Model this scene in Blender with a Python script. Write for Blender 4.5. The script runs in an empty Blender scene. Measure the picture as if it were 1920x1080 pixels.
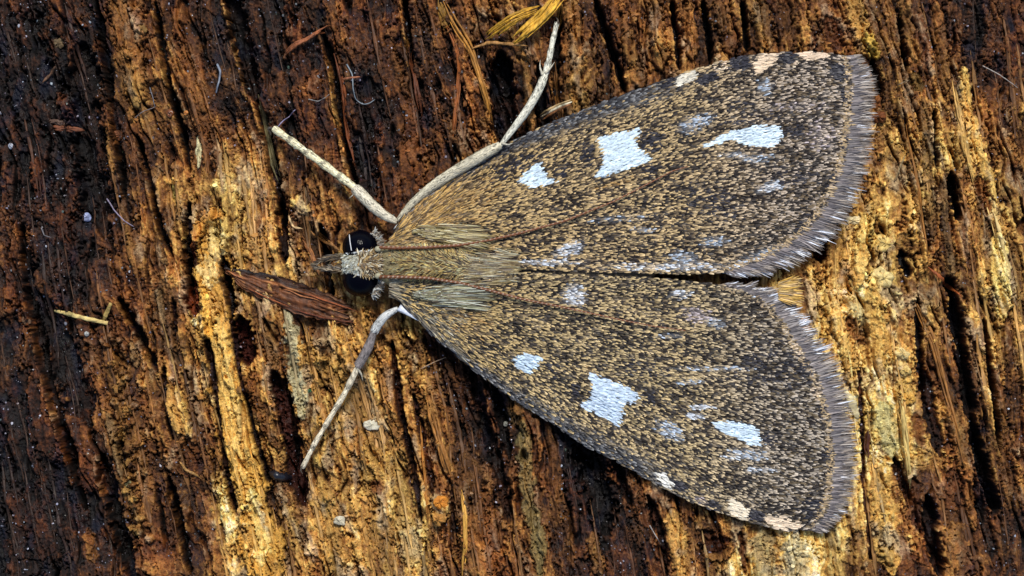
import bpy, math, random
import numpy as np
from mathutils import Vector

# ------------------------------------------------------------------ camera, sky, sun, exposure
S = bpy.context.scene
S.unit_settings.system = 'METRIC'
S.unit_settings.scale_length = 0.0013          # macro scene: one unit is about 1.3 mm
C = bpy.data.collections.new("Scene"); S.collection.children.link(C)
CAM_H = 60.0
cam_d = bpy.data.cameras.new("camera"); cam = bpy.data.objects.new("camera", cam_d); C.objects.link(cam)
cam.location = (0, 0, CAM_H); cam.rotation_euler = (0, 0, 0)
cam_d.sensor_width = 36.0; cam_d.lens = 36.0 * CAM_H / 19.2
cam_d.clip_start = 1.0; cam_d.clip_end = 500.0
S.camera = cam

SUN_EL = math.radians(58); SUN_AZ = math.radians(8)       # azimuth measured from +Y towards +X
W = bpy.data.worlds.new("World"); S.world = W; W.use_nodes = True
nt = W.node_tree; bg = nt.nodes["Background"]
sky = nt.nodes.new("ShaderNodeTexSky"); sky.sky_type = 'NISHITA'; sky.sun_disc = False
sky.sun_elevation = SUN_EL; sky.sun_rotation = SUN_AZ
nt.links.new(sky.outputs[0], bg.inputs[0]); bg.inputs[1].default_value = 0.14
sd = bpy.data.lights.new("sun", 'SUN'); sun = bpy.data.objects.new("sun", sd); C.objects.link(sun)
sd.energy = 3.7; sd.angle = math.radians(13.0); sd.color = (1.0, 0.95, 0.87)
dv = Vector((math.cos(SUN_EL) * math.sin(SUN_AZ), math.cos(SUN_EL) * math.cos(SUN_AZ), math.sin(SUN_EL)))
sun.rotation_euler = dv.to_track_quat('Z', 'Y').to_euler(); sun.location = dv * 40
S.view_settings.view_transform = 'Standard'; S.view_settings.look = 'None'
S.view_settings.exposure = 0.0; S.view_settings.gamma = 1.0; S.view_settings.use_curve_mapping = False

rng = np.random.default_rng(7); random.seed(7)
f32 = np.float32
LOG_R = 42.0

# ------------------------------------------------------------------ numpy helpers
def pn(x, y, seed=0):
    """gradient noise, about -1..1"""
    x = np.asarray(x, f32); y = np.asarray(y, f32)
    xi = np.floor(x).astype(np.int32); yi = np.floor(y).astype(np.int32)
    xf = x - xi; yf = y - yi
    tab = np.random.default_rng(1000 + seed).permutation(1024).astype(np.int32)
    ang = tab.astype(f32) * f32(2 * math.pi / 1024); ca, sa = np.cos(ang), np.sin(ang)
    def g(ix, iy, dx, dy):
        h = tab[(tab[ix & 1023] + iy) & 1023]
        return ca[h] * dx + sa[h] * dy
    u = xf * xf * xf * (xf * (xf * 6 - 15) + 10); v = yf * yf * yf * (yf * (yf * 6 - 15) + 10)
    a = g(xi, yi, xf, yf); b = g(xi + 1, yi, xf - 1, yf)
    c = g(xi, yi + 1, xf, yf - 1); d = g(xi + 1, yi + 1, xf - 1, yf - 1)
    return ((a + (b - a) * u) * (1 - v) + (c + (d - c) * u) * v) * f32(1.5)

def sstep(a, b, x):
    t = np.clip((x - a) / (b - a), 0, 1); return t * t * (3 - 2 * t)

def lin(r, g, b):
    f = lambda c: (c / 255 / 12.92) if c / 255 <= .04045 else ((c / 255 + .055) / 1.055) ** 2.4
    return np.array([f(r), f(g), f(b)])

def seg_dist(px, py, pts):
    """distance to polyline and arc parameter 0..1"""
    pts = np.asarray(pts, float); L = np.hypot(*(pts[1:] - pts[:-1]).T); cum = np.r_[0, np.cumsum(L)]; tot = max(cum[-1], 1e-6)
    best = np.full(np.shape(px), 1e9, f32); par = np.zeros(np.shape(px), f32)
    for i in range(len(pts) - 1):
        ax, ay = pts[i]; bx, by = pts[i + 1]; dx, dy = bx - ax, by - ay; l2 = max(dx * dx + dy * dy, 1e-9)
        t = np.clip(((px - ax) * dx + (py - ay) * dy) / l2, 0, 1)
        d = np.hypot(px - ax - t * dx, py - ay - t * dy)
        m = d < best; best = np.where(m, d, best); par = np.where(m, (cum[i] + t * L[i]) / tot, par)
    return best, par

def inside(px, py, poly):
    px = np.asarray(px); r = np.zeros(px.shape, bool); n = len(poly)
    for i in range(n):
        x0, y0 = poly[i]; x1, y1 = poly[(i + 1) % n]
        if y0 == y1: continue
        r ^= ((y0 > py) != (y1 > py)) & (px < (x1 - x0) * (py - y0) / (y1 - y0) + x0)
    return r

def resample(pts, n):
    pts = np.asarray(pts, float); L = np.sqrt(((pts[1:] - pts[:-1]) ** 2).sum(1)); cum = np.r_[0, np.cumsum(L)]
    s = np.linspace(0, cum[-1], n)
    # smooth by two passes of averaging
    out = np.stack([np.interp(s, cum, pts[:, k]) for k in range(pts.shape[1])], 1)
    for _ in range(2): out[1:-1] = out[1:-1] * .5 + (out[:-2] + out[2:]) * .25
    return out

def P(px, py, z):
    """photo position -> world position at height z"""
    k = (CAM_H - z) / CAM_H
    return np.stack([(px - 960) / 100 * k, (540 - py) / 100 * k, z + np.zeros_like(px * 1.0)], -1)

def curve_z(px):
    X = (px - 960) / 100.0
    return -X * X / (2 * LOG_R)

# ------------------------------------------------------------------ materials
def new_mat(name, rough=.6, spec=.4, noise_scale=40., noise_amt=.25, bump=.0, bump_scale=60., stretch=None, coat=0.):
    m = bpy.data.materials.new(name); m.use_nodes = True; t = m.node_tree; b = t.nodes['Principled BSDF']
    N = t.nodes.new; L = t.links.new
    at = N('ShaderNodeAttribute'); at.attribute_name = 'tint'
    tc = N('ShaderNodeTexCoord'); mp = N('ShaderNodeMapping'); mp.inputs['Scale'].default_value = stretch or (1, 1, 1)
    L(tc.outputs['Object'], mp.inputs['Vector'])
    no = N('ShaderNodeTexNoise'); no.inputs['Scale'].default_value = noise_scale; no.inputs['Detail'].default_value = 4
    L(mp.outputs[0], no.inputs['Vector'])
    mr = N('ShaderNodeMapRange'); mr.inputs[1].default_value = .3; mr.inputs[2].default_value = .7
    mr.inputs[3].default_value = 1 - noise_amt; mr.inputs[4].default_value = 1 + noise_amt
    L(no.outputs[0], mr.inputs[0])
    mx = N('ShaderNodeVectorMath'); mx.operation = 'SCALE'
    L(at.outputs['Color'], mx.inputs[0]); L(mr.outputs[0], mx.inputs['Scale'])
    L(mx.outputs[0], b.inputs['Base Color'])
    b.inputs['Roughness'].default_value = rough; b.inputs['Specular IOR Level'].default_value = spec
    b.inputs['Coat Weight'].default_value = coat; b.inputs['Coat Roughness'].default_value = .08
    if bump:
        n2 = N('ShaderNodeTexNoise'); n2.inputs['Scale'].default_value = bump_scale; n2.inputs['Detail'].default_value = 3
        L(mp.outputs[0], n2.inputs['Vector'])
        bp = N('ShaderNodeBump'); bp.inputs['Strength'].default_value = bump; bp.inputs['Distance'].default_value = .03
        L(n2.outputs[0], bp.inputs['Height']); L(bp.outputs[0], b.inputs['Normal'])
    return m

def wood_mat():
    m = bpy.data.materials.new("rotten_wood"); m.use_nodes = True; t = m.node_tree; b = t.nodes['Principled BSDF']
    N = t.nodes.new; L = t.links.new
    at = N('ShaderNodeAttribute'); at.attribute_name = 'tint'
    gr = N('ShaderNodeAttribute'); gr.attribute_name = 'grain'
    n1 = N('ShaderNodeTexNoise'); n1.inputs['Scale'].default_value = 1.0; n1.inputs['Detail'].default_value = 5; n1.inputs['Roughness'].default_value = .65
    mp = N('ShaderNodeMapping'); mp.inputs['Scale'].default_value = (16, 7, 1)
    L(gr.outputs['Vector'], mp.inputs[0]); L(mp.outputs[0], n1.inputs['Vector'])
    tc = N('ShaderNodeTexCoord')
    n2 = N('ShaderNodeTexNoise'); n2.inputs['Scale'].default_value = 34; n2.inputs['Detail'].default_value = 4; n2.inputs['Roughness'].default_value = .7
    L(tc.outputs['Object'], n2.inputs['Vector'])
    ad = N('ShaderNodeMath'); ad.operation = 'ADD'; L(n1.outputs[0], ad.inputs[0]); L(n2.outputs[0], ad.inputs[1])
    mr = N('ShaderNodeMapRange'); mr.inputs[1].default_value = .75; mr.inputs[2].default_value = 1.25
    mr.inputs[3].default_value = .42; mr.inputs[4].default_value = 1.7
    L(ad.outputs[0], mr.inputs[0])
    sc = N('ShaderNodeVectorMath'); sc.operation = 'SCALE'; L(at.outputs['Color'], sc.inputs[0]); L(mr.outputs[0], sc.inputs['Scale'])
    L(sc.outputs[0], b.inputs['Base Color'])
    # damp and dry patches
    n3 = N('ShaderNodeTexNoise'); n3.inputs['Scale'].default_value = 3.0; n3.inputs['Detail'].default_value = 6
    L(tc.outputs['Object'], n3.inputs['Vector'])
    r2 = N('ShaderNodeMapRange'); r2.inputs[1].default_value = .4; r2.inputs[2].default_value = .6
    r2.inputs[3].default_value = .42; r2.inputs[4].default_value = .8
    L(n3.outputs[0], r2.inputs[0]); L(r2.outputs[0], b.inputs['Roughness'])
    b.inputs['Specular IOR Level'].default_value = .27
    bp = N('ShaderNodeBump'); bp.inputs['Strength'].default_value = .6; bp.inputs['Distance'].default_value = .035
    L(ad.outputs[0], bp.inputs['Height']); L(bp.outputs[0], b.inputs['Normal'])
    return m

M_WOOD = wood_mat()
M_STRIP = new_mat("wood_fibre", .6, .35, 14, .4, .8, 20, (1, .25, 1))
M_FLAKE = new_mat("pale_flake", .7, .3, 12, .3, .8, 14)
M_SCALE = new_mat("wing_scale", .5, .35, 30, .18)
M_MEMB = new_mat("wing_membrane", .6, .2, 10, .2)
M_HAIR = new_mat("body_hair", .45, .4, 20, .15)
M_CHITIN = new_mat("chitin", .5, .4, 30, .25, .5, 40)
M_THREAD = new_mat("thread", .4, .5, 20, .1)
M_GRIT = new_mat("grit", .35, .6, 30, .2)

def eye_mat():
    m = bpy.data.materials.new("compound_eye"); m.use_nodes = True; t = m.node_tree; b = t.nodes['Principled BSDF']
    b.inputs['Base Color'].default_value = (.001, .001, .003, 1); b.inputs['Roughness'].default_value = .12
    b.inputs['Specular IOR Level'].default_value = .07
    v = t.nodes.new('ShaderNodeTexVoronoi'); v.inputs['Scale'].default_value = 45
    tc = t.nodes.new('ShaderNodeTexCoord'); t.links.new(tc.outputs['Object'], v.inputs['Vector'])
    bp = t.nodes.new('ShaderNodeBump'); bp.inputs['Strength'].default_value = .25; bp.inputs['Distance'].default_value = .01; bp.invert = True
    t.links.new(v.outputs['Distance'], bp.inputs['Height']); t.links.new(bp.outputs[0], b.inputs['Normal'])
    return m
M_EYE = eye_mat()

# ------------------------------------------------------------------ object helpers
def empty(name, loc, label, cat, group=None):
    o = bpy.data.objects.new(name, None); C.objects.link(o); o.location = loc; o.empty_display_size = .2
    o['label'] = label; o['category'] = cat
    if group: o['group'] = group
    return o

def mesh_obj(name, V, F, tint, mat, parent=None, smooth=True, extra=None, origin=None):
    """V (n,3), F (m,3|4) array or list of arrays, tint (n,3)"""
    V = np.asarray(V, f32)
    if origin is None:
        origin = np.array([V[:, 0].mean(), V[:, 1].mean(), V[:, 2].min()]) if len(V) else np.zeros(3)
    origin = np.asarray(origin, float)
    Fs = F if isinstance(F, list) else [F]
    me = bpy.data.meshes.new(name)
    me.vertices.add(len(V)); me.vertices.foreach_set('co', (V - origin).astype(f32).ravel())
    loops = np.concatenate([np.asarray(a, np.int32).ravel() for a in Fs])
    tot = np.concatenate([np.full(len(a), np.asarray(a).shape[1], np.int32) for a in Fs])
    st = np.r_[0, np.cumsum(tot)[:-1]].astype(np.int32)
    me.loops.add(len(loops)); me.loops.foreach_set('vertex_index', loops)
    me.polygons.add(len(tot)); me.polygons.foreach_set('loop_start', st); me.polygons.foreach_set('loop_total', tot)
    me.polygons.foreach_set('use_smooth', np.full(len(tot), smooth))
    me.update(calc_edges=True)
    at = me.attributes.new('tint', 'FLOAT_COLOR', 'POINT')
    t4 = np.ones((len(V), 4), f32); t4[:, :3] = tint
    at.data.foreach_set('color', t4.ravel())
    for k, v in (extra or {}).items():
        a = me.attributes.new(k, 'FLOAT_VECTOR', 'POINT'); a.data.foreach_set('vector', np.asarray(v, f32).ravel())
    me.materials.append(mat)
    o = bpy.data.objects.new(name, me); C.objects.link(o)
    o.location = origin
    if parent:
        o.parent = parent; o.location = Vector(origin) - parent_world(parent)
    return o

def parent_world(p):
    v = Vector((0, 0, 0))
    while p: v += p.location; p = p.parent
    return v

def tag(o, label=None, cat=None, group=None, kind=None):
    if label: o['label'] = label
    if cat: o['category'] = cat
    if group: o['group'] = group
    if kind: o['kind'] = kind
    return o

def sweep(path, rw, rh, sides=8, jit=0., seed=0, up=(0, 0, 1), bumps=None):
    """closed elliptical sweep along world-space path. rw: half width, rh: half height (arrays)"""
    path = np.asarray(path, float); n = len(path)
    rw = np.broadcast_to(rw, (n,)).astype(float); rh = np.broadcast_to(rh, (n,)).astype(float)
    T = np.gradient(path, axis=0); T /= np.linalg.norm(T, axis=1)[:, None] + 1e-9
    U = np.array(up, float); A = np.cross(T, U); A /= np.linalg.norm(A, axis=1)[:, None] + 1e-9
    B = np.cross(A, T)
    th = np.arange(sides) * 2 * math.pi / sides
    r = np.random.default_rng(seed)
    J = 1 + jit * r.uniform(-1, 1, (n, sides))
    V = path[:, None] + A[:, None] * (np.cos(th)[None, :, None] * (rw[:, None] * J)[..., None]) + B[:, None] * (np.sin(th)[None, :, None] * (rh[:, None] * J)[..., None])
    V = V.reshape(-1, 3)
    i = np.arange(n - 1)[:, None] * sides; k = np.arange(sides)[None]; k2 = (k + 1) % sides
    F = np.stack([i + k, i + k2, i + sides + k2, i + sides + k], -1).reshape(-1, 4)
    V = np.vstack([V, path[0], path[-1]])
    kk = np.arange(sides); a = len(V) - 2
    F0 = np.stack([np.full(sides, a), (kk + 1) % sides, kk], 1); b = (n - 1) * sides
    F1 = np.stack([np.full(sides, a + 1), b + kk, b + (kk + 1) % sides], 1)
    return V, [F, np.vstack([F0, F1])]

def ribbons(base, d, nrm, length, width, bend, col, levels=4, tipw=.15, belly=1.0, tipcol=None, fold=0.):
    """many flat tapered blades. base,d,nrm (n,3); returns V,F,tint"""
    n = len(base); d = d / (np.linalg.norm(d, axis=1)[:, None] + 1e-9)
    side = np.cross(nrm, d); side /= np.linalg.norm(side, axis=1)[:, None] + 1e-9
    up = np.cross(d, side)
    s = np.linspace(0, 1, levels)
    prof = np.interp(s, [0, .35, .7, 1], [.55, belly, belly * .8, tipw])
    cols = 3 if fold else 2
    off = np.array([-1, 0, 1.]) if fold else np.array([-1, 1.])
    cen = base[:, None] + d[:, None] * (length[:, None] * s)[..., None] + up[:, None] * (bend[:, None] * s ** 2)[..., None]
    V = cen[:, :, None] + side[:, None, None] * (width[:, None, None] * prof[None, :, None] * off[None, None] * .5)[..., None]
    if fold:
        V[:, :, 1] += up[:, None] * (width[:, None] * fold)[..., None]
    V = V.reshape(-1, 3)
    F = []
    for l in range(levels - 1):
        for c in range(cols - 1):
            a = l * cols + c; F.append([a, a + 1, a + cols + 1, a + cols])
    F = (np.array(F)[None] + (np.arange(n) * levels * cols)[:, None, None]).reshape(-1, 4)
    T = np.repeat(col[:, None], levels * cols, 1).reshape(n, levels, cols, 3)
    if tipcol is not None:
        w = np.linspace(0, 1, levels)[None, :, None, None] ** 1.5
        T = T * (1 - w) + tipcol[:, None, None] * w
    return V, F, T.reshape(-1, 3)

# ------------------------------------------------------------------ the rotten log surface
def axis(lo, hi, step, far, n_far):
    core = np.arange(lo, hi + step, step)
    g = np.cumsum(np.linspace(step, (far) * 2 / n_far, n_far))
    g = g / g[-1] * far
    return np.r_[lo - g[::-1], core, core[-1] + g].astype(f32)
XS = axis(-50, 1970, 1.75, 900, 44); YS = axis(-50, 1130, 1.75, 900, 44)
GX, GY = np.meshgrid(XS, YS)

# grain lines read from the photograph: x at y = 0, 270, 540, 810, 1080
GL = [(-1200, [-1200, -1150, -1110, -1060, -1000]), (-200, [-200, -160, -130, -80, -30]), (125, [125, 212, 252, 312, 380]),
      (435, [435, 502, 535, 585, 640]), (600, [600, 650, 690, 765, 805]), (840, [840, 905, 940, 985, 1020]),
      (1100, [1100, 1120, 1150, 1190, 1240]), (1350, [1350, 1370, 1400, 1430, 1465]), (1500, [1500, 1530, 1560, 1605, 1640]),
      (1620, [1620, 1715, 1750, 1795, 1850]), (1810, [1810, 1842, 1915, 1960, 2005]), (3100, [3100, 3140, 3200, 3250, 3300])]
GU = np.array([g[0] for g in GL], float); GXX = np.array([g[1] for g in GL], float)
def line_xs(y): return np.array([np.interp(y, [0, 270, 540, 810, 1080], r) for r in GXX])
def grain_u(x, y): return np.interp(x, line_xs(y), GU)
def grain_x(u, y): return np.interp(u, GU, line_xs(y))
U = np.empty_like(GX)
for j in range(len(YS)): U[j] = np.interp(XS, line_xs(float(YS[j])), GU)
# soften the kinks and wander the grain
U = U + 13 * pn(GX / 150, GY / 220, 1) + 6 * pn(GX / 48, GY / 80, 2) + 1.6 * pn(GX / 14, GY / 26, 5)

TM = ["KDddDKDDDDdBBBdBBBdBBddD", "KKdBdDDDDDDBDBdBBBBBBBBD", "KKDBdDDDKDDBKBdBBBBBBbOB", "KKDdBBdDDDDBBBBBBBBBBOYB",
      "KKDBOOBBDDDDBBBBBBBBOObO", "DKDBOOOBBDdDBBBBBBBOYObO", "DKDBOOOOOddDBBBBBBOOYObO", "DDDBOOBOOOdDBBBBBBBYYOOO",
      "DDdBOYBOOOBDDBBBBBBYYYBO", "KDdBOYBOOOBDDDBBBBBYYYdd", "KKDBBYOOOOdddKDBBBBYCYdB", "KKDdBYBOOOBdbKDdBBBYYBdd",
      "KKDdBYOOOYBBbKDdBOYYOBdD", "KKDdBOOOOOBdbDDdOYYYBDdD"]  # wood tones by cell; border letters darker, light falloff painted into the colour
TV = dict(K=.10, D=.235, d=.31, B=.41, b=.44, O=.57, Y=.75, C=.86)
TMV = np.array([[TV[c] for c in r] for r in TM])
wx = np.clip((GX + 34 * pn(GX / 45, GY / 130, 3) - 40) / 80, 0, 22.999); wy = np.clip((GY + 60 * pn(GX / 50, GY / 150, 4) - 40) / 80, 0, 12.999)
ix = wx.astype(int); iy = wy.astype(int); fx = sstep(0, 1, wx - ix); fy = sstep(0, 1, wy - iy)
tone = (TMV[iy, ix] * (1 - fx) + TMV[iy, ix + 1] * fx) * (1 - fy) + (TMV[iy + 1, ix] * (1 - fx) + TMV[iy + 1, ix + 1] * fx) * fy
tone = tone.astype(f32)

# fibre relief, stretched along the grain
f1 = pn(U / 62, GY / 620, 10); f2 = pn(U / 26, GY / 330 + 3, 11); f3 = pn(U / 12.5, GY / 80, 12)
f4 = pn(U / 5.2, GY / 62, 13); f5 = pn((U) / 2.9, GY / 34, 14)
iso1 = pn(GX / 34, GY / 46, 15); iso2 = pn(GX / 13, GY / 18, 16); iso3 = pn(GX / 6, GY / 7, 17); iso4 = pn(GX / 90, GY / 120, 18)
iso0 = pn(GX / 3.4, GY / 4.2, 19)
rid2 = 1 - np.abs(pn(U / 34 + .2 * iso1, GY / 290 + 7, 20)) * 2.2       # long sharp-edged splits
rid3 = 1 - np.abs(pn(U / 15 + .25 * iso2, GY / 120 + 9, 21)) * 2.2
def h01(i, j, k):
    v = np.sin(i * 12.9898 + j * 78.233 + k * 37.719) * 43758.5453
    return (v - np.floor(v)).astype(f32)
def slats(w, L, wob, k):
    """strips of fibre broken off at different lengths: random value per strip piece and nearness to its edge"""
    uw = (U / w + wob * (.5 * iso1 + .35 * iso2 + .22 * iso3) + .4 * f1).astype(np.float64)
    i = np.floor(uw); fr = uw - i; i2 = i
    yy = GY / L * (1 + .3 * h01(i, 0, k)) + 10 * h01(i, 1, k) + .10 * iso2 + .05 * iso3 + .8 * fr * (h01(i, 5, k) - .5)
    j = np.floor(yy); fj = yy - j
    v = h01(i, j, k + 2); e = np.minimum(fr, 1 - fr) * w; ey = np.minimum(fj, 1 - fj) * L
    g = sstep(0, 1.2, np.abs(fr) * w)
    return (v - .5).astype(f32), e.astype(f32), ey.astype(f32), h01(i, j, k + 3)
s1, e1, y1_, g1 = slats(46, 170, .6, 1); s2, e2, y2_, g2 = slats(21, 80, .55, 7); s3, e3, y3_, g3 = slats(10, 34, .5, 13)
edge1 = (1 - sstep(.6, 3.2, np.minimum(e1, y1_ + 1))) * (g1 > .45); edge2 = (1 - sstep(.5, 2.4, np.minimum(e2, y2_ + .8))) * (g2 > .55)
Hh = .05 * f1 + .06 * f2 + .05 * f3 + .03 * f4 + .016 * f5 + .05 * iso1 + .035 * iso2 + .022 * iso3 + .014 * iso0 + .17 * s1 + .13 * s2 + .05 * s3
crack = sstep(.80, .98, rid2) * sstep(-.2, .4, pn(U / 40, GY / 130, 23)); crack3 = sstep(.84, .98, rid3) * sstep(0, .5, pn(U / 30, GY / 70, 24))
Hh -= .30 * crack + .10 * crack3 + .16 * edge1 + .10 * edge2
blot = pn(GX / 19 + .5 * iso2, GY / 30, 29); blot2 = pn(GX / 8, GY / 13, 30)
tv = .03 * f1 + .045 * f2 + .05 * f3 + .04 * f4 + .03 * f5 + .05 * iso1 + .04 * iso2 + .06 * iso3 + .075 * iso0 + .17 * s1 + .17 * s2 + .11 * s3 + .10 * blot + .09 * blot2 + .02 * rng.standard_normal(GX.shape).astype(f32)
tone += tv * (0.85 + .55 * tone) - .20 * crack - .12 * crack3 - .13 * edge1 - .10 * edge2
# crumbly cube rot: short cross-grain cracks
cubm = sstep(.1, .5, pn(GX / 120, GY / 160, 26))
cub = 1 - np.abs(pn(GX / 22, GY / 9, 27)) * 3
Hh -= .08 * sstep(.6, 1, cub) * cubm; tone -= .10 * sstep(.7, 1, cub) * cubm
hue = .5 * pn(U / 45, GY / 260, 28) + .5 * iso4 + .2 * f3 + .9 * s2 + .5 * s1 + .35 * blot

RAMP_T = np.array([0, .12, .24, .36, .48, .60, .72, .84, 1.0])
RAMP = np.array([(.0030, .0018, .0018), (.014, .0055, .0030), (.050, .0165, .0055), (.130, .047, .011), (.255, .113, .027),
                 (.43, .228, .055), (.63, .380, .092), (.78, .58, .18), (.86, .76, .48)])
LAY = np.zeros(GX.shape + (4,), f32)     # painted over colour + weight

def region(pts, r):
    pts = np.asarray(pts, float)
    x0, x1 = pts[:, 0].min() - r, pts[:, 0].max() + r; y0, y1 = pts[:, 1].min() - r, pts[:, 1].max() + r
    return slice(*np.searchsorted(YS, [y0, y1])), slice(*np.searchsorted(XS, [x0, x1]))

def stroke(pts, w, t=None, dh=0., col=None, k=1., edge=.35, taper=True, soft=.28, hadd=None, var=.62):
    """lay a feature of the wood along pts: half width w px, wood tone t, height change dh, stain colour col"""
    w = float(w); R = region(pts, w * 2.2 + 4)
    gx, gy = GX[R], GY[R]
    d, s = seg_dist(gx, gy, pts)
    ww = w * (1 + .45 * pn(s * 9, s * 0 + w, 40)) * (np.interp(s, [0, .12, .85, 1], [.35, 1, 1, .25]) if taper else 1)
    m = d / np.maximum(ww, .5) + edge * (iso2[R] * .9 + iso3[R] * .6 + .5 * f4[R] + .4 * iso0[R])
    mk = (1 - sstep(1 - soft, 1 + soft * .3, m)) * k
    if t is not None: tone[R] += (t - tone[R] + tv[R] * var) * mk
    Hh[R] += dh * mk
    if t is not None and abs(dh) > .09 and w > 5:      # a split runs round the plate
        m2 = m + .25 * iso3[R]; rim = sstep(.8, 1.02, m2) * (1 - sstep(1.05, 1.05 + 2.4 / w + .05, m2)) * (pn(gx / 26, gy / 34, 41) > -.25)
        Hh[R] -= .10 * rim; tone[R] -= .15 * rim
    if col is not None:
        c = lin(*col) * 1.0
        LAY[R][..., :3] = LAY[R][..., :3] * (1 - mk[..., None]) + c * mk[..., None]
        LAY[R][..., 3] = np.maximum(LAY[R][..., 3], mk * .85)
    elif t is not None:
        LAY[R][..., 3] *= (1 - mk)

# wide pieces first
stroke([(228, -40), (232, 60), (236, 150), (236, 215)], 36, .43, .16, edge=.25)
stroke([(330, 0), (360, 140), (390, 260), (400, 330)], 22, .36, .05)
stroke([(140, 80), (150, 200), (165, 330), (185, 440)], 30, .07, -.35)
stroke([(60, 560), (110, 680), (160, 800)], 30, .09, -.2)
stroke([(190, 240), (225, 400), (250, 520)], 8, .42, .12)
stroke([(740, 100), (760, 250), (775, 330)], 18, .28, .02)
stroke([(690, 150), (690, 200), (686, 330)], 24, .09, -.12)
stroke([(940, 100), (942, 170), (948, 240), (960, 290)], 24, .03, -.85, edge=.18)
stroke([(1010, 120), (1020, 220), (1020, 270)], 9, .06, -.5)
stroke([(982, 80), (990, 160), (1000, 270)], 9, .44, .1)
stroke([(1072, 0), (1074, 110), (1078, 240)], 20, .47, .24, edge=.2)
stroke([(1092, 170), (1102, 215)], 10, .5, .2)
stroke([(1150, 0), (1190, 120), (1205, 170)], 16, .40, .12)
stroke([(1225, 0), (1240, 130)], 15, .46, .16); stroke([(1290, 0), (1300, 110)], 14, .48, .15)
stroke([(1350, 0), (1375, 100)], 16, .40, .1); stroke([(1430, 0), (1440, 90)], 18, .44, .1)
stroke([(1480, 0), (1490, 90)], 14, .33, -.05)
# the bright yellow rotten band on the left
band = [(392, 480), (396, 545), (408, 620), (414, 680), (430, 745), (444, 800), (452, 860), (464, 915), (478, 970), (492, 1030), (505, 1140)]
stroke(band, 38, .70, .28, edge=.3, taper=False, soft=.2, col=(206, 152, 62), k=.9)
stroke([(405, 600), (410, 660), (425, 730), (446, 820), (456, 900)], 19, .8, .06, col=(222, 180, 96), k=.8, edge=.6)
stroke([(470, 920), (480, 960), (490, 1000), (490, 1060)], 16, .84, .05, edge=.7)
stroke([(365, 560), (375, 640), (392, 720)], 12, .62, .1)
stroke([(300, 530), (312, 600), (330, 680)], 26, .40, .02, col=(92, 74, 46), k=.6)
stroke([(290, 540), (300, 610)], 6, .52, .1, col=(140, 124, 88), k=.6); stroke([(318, 560), (326, 640)], 5, .12, -.25)
stroke([(356, 520), (358, 560), (361, 592)], 14, .24, -.32, col=(104, 44, 12), edge=.3)
stroke([(360, 598), (363, 612)], 7, .88, .05)
stroke([(384, 535), (386, 600), (394, 640)], 8, .7, .05, col=(226, 168, 60), k=.8)
stroke([(524, 380), (527, 430), (532, 492)], 9, .04, -.6)
stroke([(566, 415), (580, 445), (592, 478)], 17, .28, -.12, col=(66, 44, 16), k=.7)
stroke([(690, 560), (700, 610), (712, 660)], 30, .50, .06, edge=.2)
stroke([(684, 560), (690, 620)], 8, .6, .05); stroke([(716, 570), (728, 640)], 6, .58, .05)
stroke([(640, 620), (650, 700)], 12, .55, .12); stroke([(500, 600), (508, 660), (515, 700)], 13, .5, .1, col=(150, 112, 62), k=.6)
# knot with pale centre
stroke([(350, 470), (362, 440), (385, 408), (408, 402), (418, 425), (416, 470)], 12, .66, .16, edge=.5)
stroke([(392, 425), (404, 440), (400, 470), (388, 500)], 13, .86, -.02, edge=.7, soft=.8)
stroke([(356, 480), (360, 500)], 13, .27, -.25)
stroke([(405, 420), (410, 440)], 6, .25, -.15)
stroke([(305, 335), (318, 340), (325, 360), (318, 385)], 11, .64, .05, edge=.6)
stroke([(318, 345), (322, 372)], 6, .55, -.1, col=(150, 135, 70), edge=.5)
stroke([(352, 462), (364, 436), (384, 406), (404, 398), (416, 410)], 11, .7, .14, col=(214, 140, 50), k=.8, edge=.6)
stroke([(392, 420), (406, 440), (404, 468), (390, 505), (392, 540)], 17, .82, .04, col=(216, 190, 128), k=.8, edge=.9)
stroke([(354, 450), (356, 484)], 12, .25, -.22, col=(108, 46, 14), k=.9, edge=.4)
stroke([(545, 375), (560, 385), (580, 395)], 14, .78, .15, edge=.8, soft=.9)
stroke([(462, 450), (480, 470), (485, 500)], 12, .72, .1, edge=.5, col=(200, 150, 90), k=.7)
stroke([(440, 440), (455, 500)], 8, .6, .06)
# left middle: recess and strips
stroke([(446, 596), (452, 630), (460, 662), (462, 684)], 18, .16, -.6, col=(60, 18, 7), edge=.25)
stroke([(512, 700), (530, 760), (545, 830), (556, 900), (566, 950)], 18, .17, -.5, edge=.25, col=(52, 20, 12))
stroke([(530, 700), (548, 790), (553, 880)], 5, .12, -.3)
stroke([(450, 700), (480, 760), (508, 815), (522, 845)], 12, .42, .13)
stroke([(540, 590), (548, 650), (556, 720), (566, 785)], 15, .7, .06, col=(172, 172, 140), k=.85, edge=.6)
stroke([(585, 640), (590, 720)], 26, .62, .05, edge=.4)
stroke([(312, 728), (325, 770), (345, 815)], 20, .60, .18, edge=.15)
stroke([(325, 725), (340, 775), (354, 822)], 7, .74, .08, edge=.2)
stroke([(300, 690), (303, 760), (318, 830)], 5, .14, -.25)
stroke([(345, 830), (362, 880)], 18, .33, -.12)
stroke([(385, 640), (395, 700), (405, 780), (420, 880), (440, 960)], 6, .16, -.4, taper=False)
stroke([(430, 600), (445, 690), (470, 790), (486, 850), (500, 900)], 5, .15, -.35, taper=False)
stroke([(205, 640), (215, 720), (235, 800), (250, 900), (262, 1000)], 26, .44, .04, edge=.9)
for k in range(46):
    s = k / 45; x = 212 + 50 * s + random.uniform(-22, 22); y = 630 + 400 * s
    stroke([(x - 8, y), (x + 8, y + random.uniform(-4, 4))], random.uniform(5, 9), random.uniform(.34, .55), .14, edge=.3)
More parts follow.
